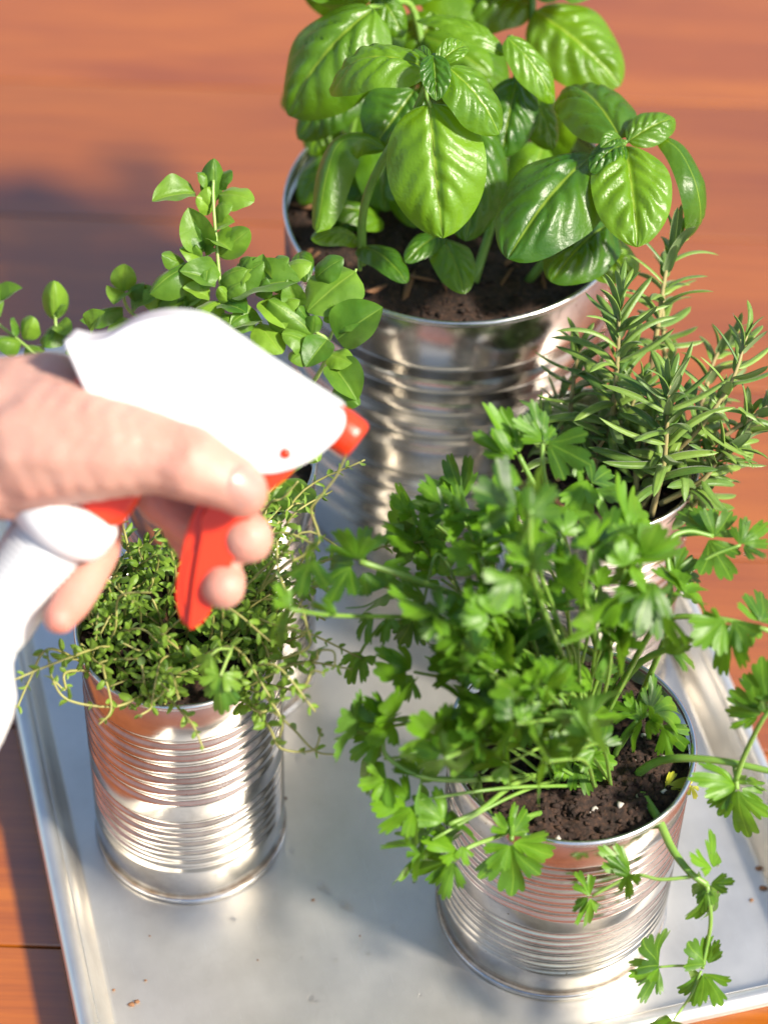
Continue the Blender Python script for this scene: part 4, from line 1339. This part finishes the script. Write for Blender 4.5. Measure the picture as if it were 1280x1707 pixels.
shroud = slab('trigger_head', [(119, 562), (150, 566), (185, 560), (222, 540), (262, 528), (305, 526), (350, 536), (395, 566), (450, 604), (510, 642), (552, 668), (572, 682), (575, 696), (566, 716), (546, 736), (518, 757), (488, 770), (454, 778), (430, 776), (408, 764), (388, 742), (345, 712), (290, 690), (225, 668), (170, 656), (150, 640), (134, 604)], -0.0135, 0.0155, 0.0062, M['white_plastic'], 3, 6)
slab('head_ridge', [(366, 572), (420, 604), (480, 640), (540, 680), (536, 690), (474, 652), (412, 614), (364, 584)], -0.0142, -0.010, 0.0006, M['white_plastic'], 3, 2, shroud)
slab('mould_seam', [(150, 612), (230, 636), (330, 676), (420, 726), (470, 748), (469, 750), (419, 728), (329, 678), (229, 638), (149, 614)], -0.01375, -0.0125, 0.0001, M['white_plastic'], 1, 1, shroud)
slab('sprayer_body', [(404, 758), (450, 772), (496, 762), (486, 780), (466, 798), (446, 810), (426, 800), (408, 780)], -0.010, 0.011, 0.0015, M['red_plastic'])
slab('neck_body', [(120, 640), (180, 640), (230, 760), (240, 806), (228, 836), (206, 864), (180, 872), (150, 862), (126, 845), (130, 760)], -0.0085, 0.0085, 0.003, M['red_plastic'])
trig = slab('trigger', [(330, 836), (345, 830), (352, 850), (340, 900), (330, 950), (320, 1000), (318, 1034), (310, 1043), (299, 1034), (292, 1012), (289, 984), (298, 930), (310, 880)], -0.0045, 0.0055, 0.001, M['red_plastic'])
slab('trigger_face', [(346, 836), (446, 780), (452, 800), (432, 832), (410, 872), (390, 922), (368, 974), (346, 1018), (328, 1038), (312, 1043), (314, 1010), (322, 950), (334, 890)], -0.0078, 0.0085, 0.0018, M['red_plastic'], 3, 4, trig)
slab('trigger_groove', [(312, 920), (322, 918), (318, 960), (308, 1002), (302, 1004), (302, 970)], -0.0053, -0.004, 0.0005, M['red_plastic'], 3, 2, trig)


def cyl_along(name, c0, ax, prof, mat, parent, seg=48, wob=None):
    ax = ax.normalized()
    a = ax.cross(TV).normalized() if abs(ax.dot(TV)) < 0.95 else ax.cross(UP).normalized()
    b_ = ax.cross(a)
    mb = MB()
    lathe(mb, prof, seg, (0, 0, 0), 0, wob)
    mm = Matrix((a, b_, ax)).transposed()
    mb.v = [mm @ p + c0 - spray.location for p in mb.v]
    return put(name, mesh_of(name, mb.v, mb.f, mat), parent)


ax = RIGHT * 0.80 - VV * 0.58 - TV * 0.10
k = PX
noz = cyl_along('nozzle', sp(545, 700, 0.001), ax, [(0.001, 0), (30 * k, 0), (34 * k, 4 * k), (36 * k, 30 * k), (35 * k, 52 * k), (33 * k, 60 * k), (28 * k, 64 * k), (8 * k, 64.5 * k), (7 * k, 60 * k), (0.0005, 60 * k)], M['red_plastic'], spray, 72, lambda g, z: 1 + 0.022 * (abs(math.sin(9 * g)) - 0.5))
cyl_along('hinge_pin', sp(478, 744, -0.0133), -TV, [(0.0001, 0), (10 * k, 0), (10 * k, 0.0005), (9 * k, 0.0009), (0.0001, 0.0010)], M['red_plastic'], spray, 24)
bax = -RIGHT * 0.55 - VV * 0.83
bo = sp(112, 845, 0.0)
col_p = [(20, -22), (70, -20), (84, -15), (92, -4), (94, 10), (92, 34), (84, 52), (70, 62), (60, 66)]
cyl_along('collar', bo, bax, [(r * k, z * k) for r, z in col_p], M['white_plastic'], spray, 96, lambda g, z: 1 + 0.016 * abs(math.sin(26 * g)))
bp = [(60, 60)]
z = 66
while z < 262:
    bp.append((65 + 2.2 * math.sin(z * 0.60) - (6 if z > 230 else 0) * (z - 230) / 32, z)); z += 2.6
bp += [(61, 266), (66, 285), (82, 308), (102, 332), (116, 365), (124, 410), (128, 470), (128, 720), (122, 745), (100, 752), (2, 752)]
cyl_along('bottle', bo, bax, [(r * k, z * k) for r, z in bp], M['bottle_plastic'], spray, 72)

# ------------------------------------------------------------------ the hand
person = tag(empty('person', at(-200, 730, DS)), 'pale left hand squeezing the red trigger of the white spray bottle', 'person')
CH = [
    [(-330, 700, 4, 132), (-200, 715, 4, 130), (-90, 732, 3, 131), (0, 742, 2, 132), (60, 738, 0, 124), (110, 738, -4, 108)],
    [(20, 690, 10, 104), (80, 680, 14, 98), (130, 690, 20, 82), (190, 730, 25, 62), (235, 775, 27, 52)],
    [(60, 742, -6, 116), (120, 744, -11, 101), (185, 748, -15, 86), (245, 754, -17, 72), (282, 762, -18, 66), (312, 770, -19, 67), (348, 788, -18, 57), (385, 806, -17, 50), (404, 819, -16, 45), (409, 825, -15, 40)],
    [(200, 740, 26, 58), (243, 795, 27, 49), (282, 842, 26, 44), (322, 874, 22, 41), (368, 888, 19, 46), (402, 888, 12, 49), (413, 896, 7, 47)],
    [(230, 770, 34, 50), (288, 846, 36, 42), (318, 895, 32, 39), (342, 940, 24, 36), (358, 958, 17, 39), (372, 968, 11, 41), (374, 980, 6, 39)],
    [(150, 760, 34, 52), (178, 850, 34, 38), (168, 920, 24, 36), (142, 968, 15, 36), (118, 1006, 7, 35), (102, 1026, 1, 32), (100, 1030, -1, 30)],
    [(90, 740, 22, 95), (160, 770, 30, 62), (200, 800, 34, 46)],
]
hb = MB()
for ch in CH:
    for i in range(len(ch) - 1):
        x0, y0, z0, r0 = ch[i]; x1, y1, z1, r1 = ch[i + 1]
        p0, p1 = at(x0, y0, DS + z0 * 0.001), at(x1, y1, DS + z1 * 0.001)
        n = max(2, int((p1 - p0).length / (min(r0, r1) * PX * 0.30)))
        for q in range(n + 1):
            f = q / n
            ico(hb, p0.lerp(p1, f), (r0 + (r1 - r0) * f) * PX, sub=2)
hm = mesh_of('hand_parts', [p - person.location for p in hb.v], hb.f)
tmp = put('hand_parts', hm)
rm = tmp.modifiers.new('r', 'REMESH'); rm.mode = 'VOXEL'; rm.voxel_size = 0.0013; rm.adaptivity = 0
smd = tmp.modifiers.new('s', 'SMOOTH'); smd.iterations = 9; smd.factor = 0.5
dg = bpy.context.evaluated_depsgraph_get()
hme = bpy.data.meshes.new_from_object(tmp.evaluated_get(dg))
bpy.data.objects.remove(tmp)
hme.name = 'hand'
hme.materials.clear(); hme.materials.append(M['skin'])
# knuckle creases and soft unevenness
TJ = [(at(306, 742, DS - 0.028), at(330, 700, DS - 0.02))]
nrm = [v.normal.copy() for v in hme.vertices]
for v in hme.vertices:
    p = v.co + person.location
    q = noise.fractal(p * 55, 1.0, 2.0, 3) * 0.0007
    rel = (p - CAM); dd = rel.dot(FWD)
    px = 640 + FPX * rel.dot(RIGHT) / dd; py = 853.5 - FPX * rel.dot(UP) / dd
    if dd < DS - 0.006:
        for c0 in (288, 297, 307):          # thumb joint wrinkles
            s = (px - c0) + (py - 740) * 0.35
            q -= 0.0007 * math.exp(-(s / 2.8) ** 2) * math.exp(-((py - 735) / 28) ** 2)
    v.co += nrm[v.index] * q
for p in hme.polygons: p.use_smooth = True
ca = hme.color_attributes.new('redness', 'FLOAT_COLOR', 'POINT')
spots = [(at(420, 930, DS - 0.008), 0.011, 0.5), (at(372, 1000, DS - 0.008), 0.010, 0.5), (at(104, 1034, DS - 0.006), 0.015, 1.0), (at(424, 834, DS - 0.022), 0.010, 0.5), (at(310, 745, DS - 0.03), 0.012, 0.35), (at(250, 860, DS + 0.02), 0.022, 0.7), (at(60, 860, DS), 0.02, 0.3)]
for v in hme.vertices:
    p = v.co + person.location
    r_ = sum(a_ * math.exp(-((p - c0).length / s_) ** 2) for c0, s_, a_ in spots)
    r_ = min(1.0, max(0.0, r_ + 0.25 * noise.noise(p * 60)))
    ca.data[v.index].color = (r_, r_, r_, 1)
hand = put('hand', hme, person)
from mathutils.bvhtree import BVHTree
bv = BVHTree.FromPolygons([v.co + person.location for v in hme.vertices], [tuple(p.vertices) for p in hme.polygons])


def nail(cx, cy, d, Ldir, N, L, W):
    c = at(cx, cy, d)
    X = Ldir.normalized(); Z = (N - X * N.dot(X)).normalized(); Y = Z.cross(X)
    vs_, fs, uvn = [], [], []
    nu, nv = 14, 11
    for i in range(nu + 1):
        u = -1 + 2 * i / nu
        for j in range(nv):
            v = -1 + 2 * j / (nv - 1)
            w = (1 - abs(u) ** 4) ** 0.5 if u < 0 else (1 - 0.55 * u ** 3)
            p = c + X * (u * L / 2) + Y * (v * W / 2 * max(w, 0.12)) + Z * 0.03
            hit = bv.ray_cast(p, -Z, 0.06)
            h = hit[0] if hit[0] else c
            vs_.append(h + Z * (0.0006 * (1 - v ** 6) * (1 if u > -0.9 else 0.2) + 0.00008) - person.location)
    for i in range(nu):
        for j in range(nv - 1):
            q = i * nv + j
            fs.append((q, q + nv, q + nv + 1, q + 1))
    return put('thumbnail', mesh_of('thumbnail', vs_, fs, M['nail']), hand)


nail(413, 806, DS - 0.025, RIGHT * 0.86 - UP * 0.50 + FWD * 0.25, -FWD * 0.75 + RIGHT * 0.30 + UP * 0.42, 0.0140, 0.0125)

# ------------------------------------------------------------------ drops and crumbs
random.seed(77)


def cap(mb, c, r, h, mi=0):
    vs_, fs = [], []
    S, K = 12, 5
    for i in range(K):
        g = math.pi / 2 * i / (K - 1)
        for k_ in range(S):
            a = 2 * math.pi * k_ / S
            rr = r * math.cos(g) * (1 + 0.12 * math.sin(2 * a + c.x * 900))
            vs_.append(Vector(c) + Vector((rr * math.cos(a), rr * math.sin(a), h * math.sin(g) + 0.0001)))
    for i in range(K - 1):
        for k_ in range(S):
            fs.append((i * S + k_, i * S + (k_ + 1) % S, (i + 1) * S + (k_ + 1) % S, (i + 1) * S + k_))
    mb.add(vs_, fs, mi)


mb = MB()
for x, y, r in ((458, 1494, 1.5), (388, 1532, 1.3), (536, 1476, 2.2), (546, 1484, 1.5), (574, 1508, 2.2), (584, 1514, 1.4), (518, 1664, 1.7), (527, 1669, 1.1), (503, 1597, 0.9), (560, 1600, 0.8), (614, 1590, 0.8), (640, 1420, 1.2), (487, 1418, 1.2), (655, 1545, 0.9), (700, 1660, 0.8), (500, 1262, 2.0), (520, 1268, 1.6)):
    cap(mb, at_z(x, y, 0.0002), r * 0.001, r * 0.0006)
tag(mb.build('water_droplets', M['water'], None), 'clear water droplets scattered on the tray floor', 'water drops', None, 'stuff')
mb = MB()
for x, y, r in ((190, 1650, 0.7), (219, 1674, 1.3), (229, 1670, 1.1), (243, 1634, 0.6), (232, 1480, 0.9), (522, 1500, 0.7), (345, 1500, 1.0), (356, 1497, 0.9), (474, 1330, 1.0), (1264, 1447, 1.7), (1272, 1480, 1.5), (1252, 1500, 0.8), (600, 1560, 0.4), (690, 1470, 0.5), (250, 1560, 0.4), (430, 1600, 0.4)):
    ico(mb, at_z(x, y, 0.0006), r * 0.001, (1.2, 0.9, 0.6), 0, 0.3)
tag(mb.build('soil_crumbs', M['bark'], None), 'brown crumbs of soil scattered on the tray', 'crumbs', None, 'stuff')

# drops sprayed on to the parsley and rosemary leaves
mb = MB()
cand = [o for o in parsley.children if o.name.startswith('leaflet')]
for i in range(170):
    o = random.choice(cand)
    v = random.choice(o.data.vertices)
    nrm_ = (o.matrix_basis.to_3x3() @ v.normal).normalized()
    if nrm_.z < 0: nrm_ = -nrm_
    p = parsley.location + o.matrix_basis @ v.co + nrm_ * 0.0002
    ico(mb, p, random.uniform(0.0003, 0.0008), (1, 1, 0.75))
cand = [o for o in rosemary.children if o.name.startswith('needle')]
for i in range(70):
    o = random.choice(cand)
    v = random.choice(o.data.vertices)
    p = rosemary.location + o.matrix_basis @ v.co + Vector((0, 0, 0.0002))
    ico(mb, p, random.uniform(0.0002, 0.0004), (1, 1, 0.75))
tag(mb.build('spray_droplets', M['water'], None), 'tiny sprayed water droplets sitting on the parsley and rosemary leaves', 'water drops', None, 'stuff')
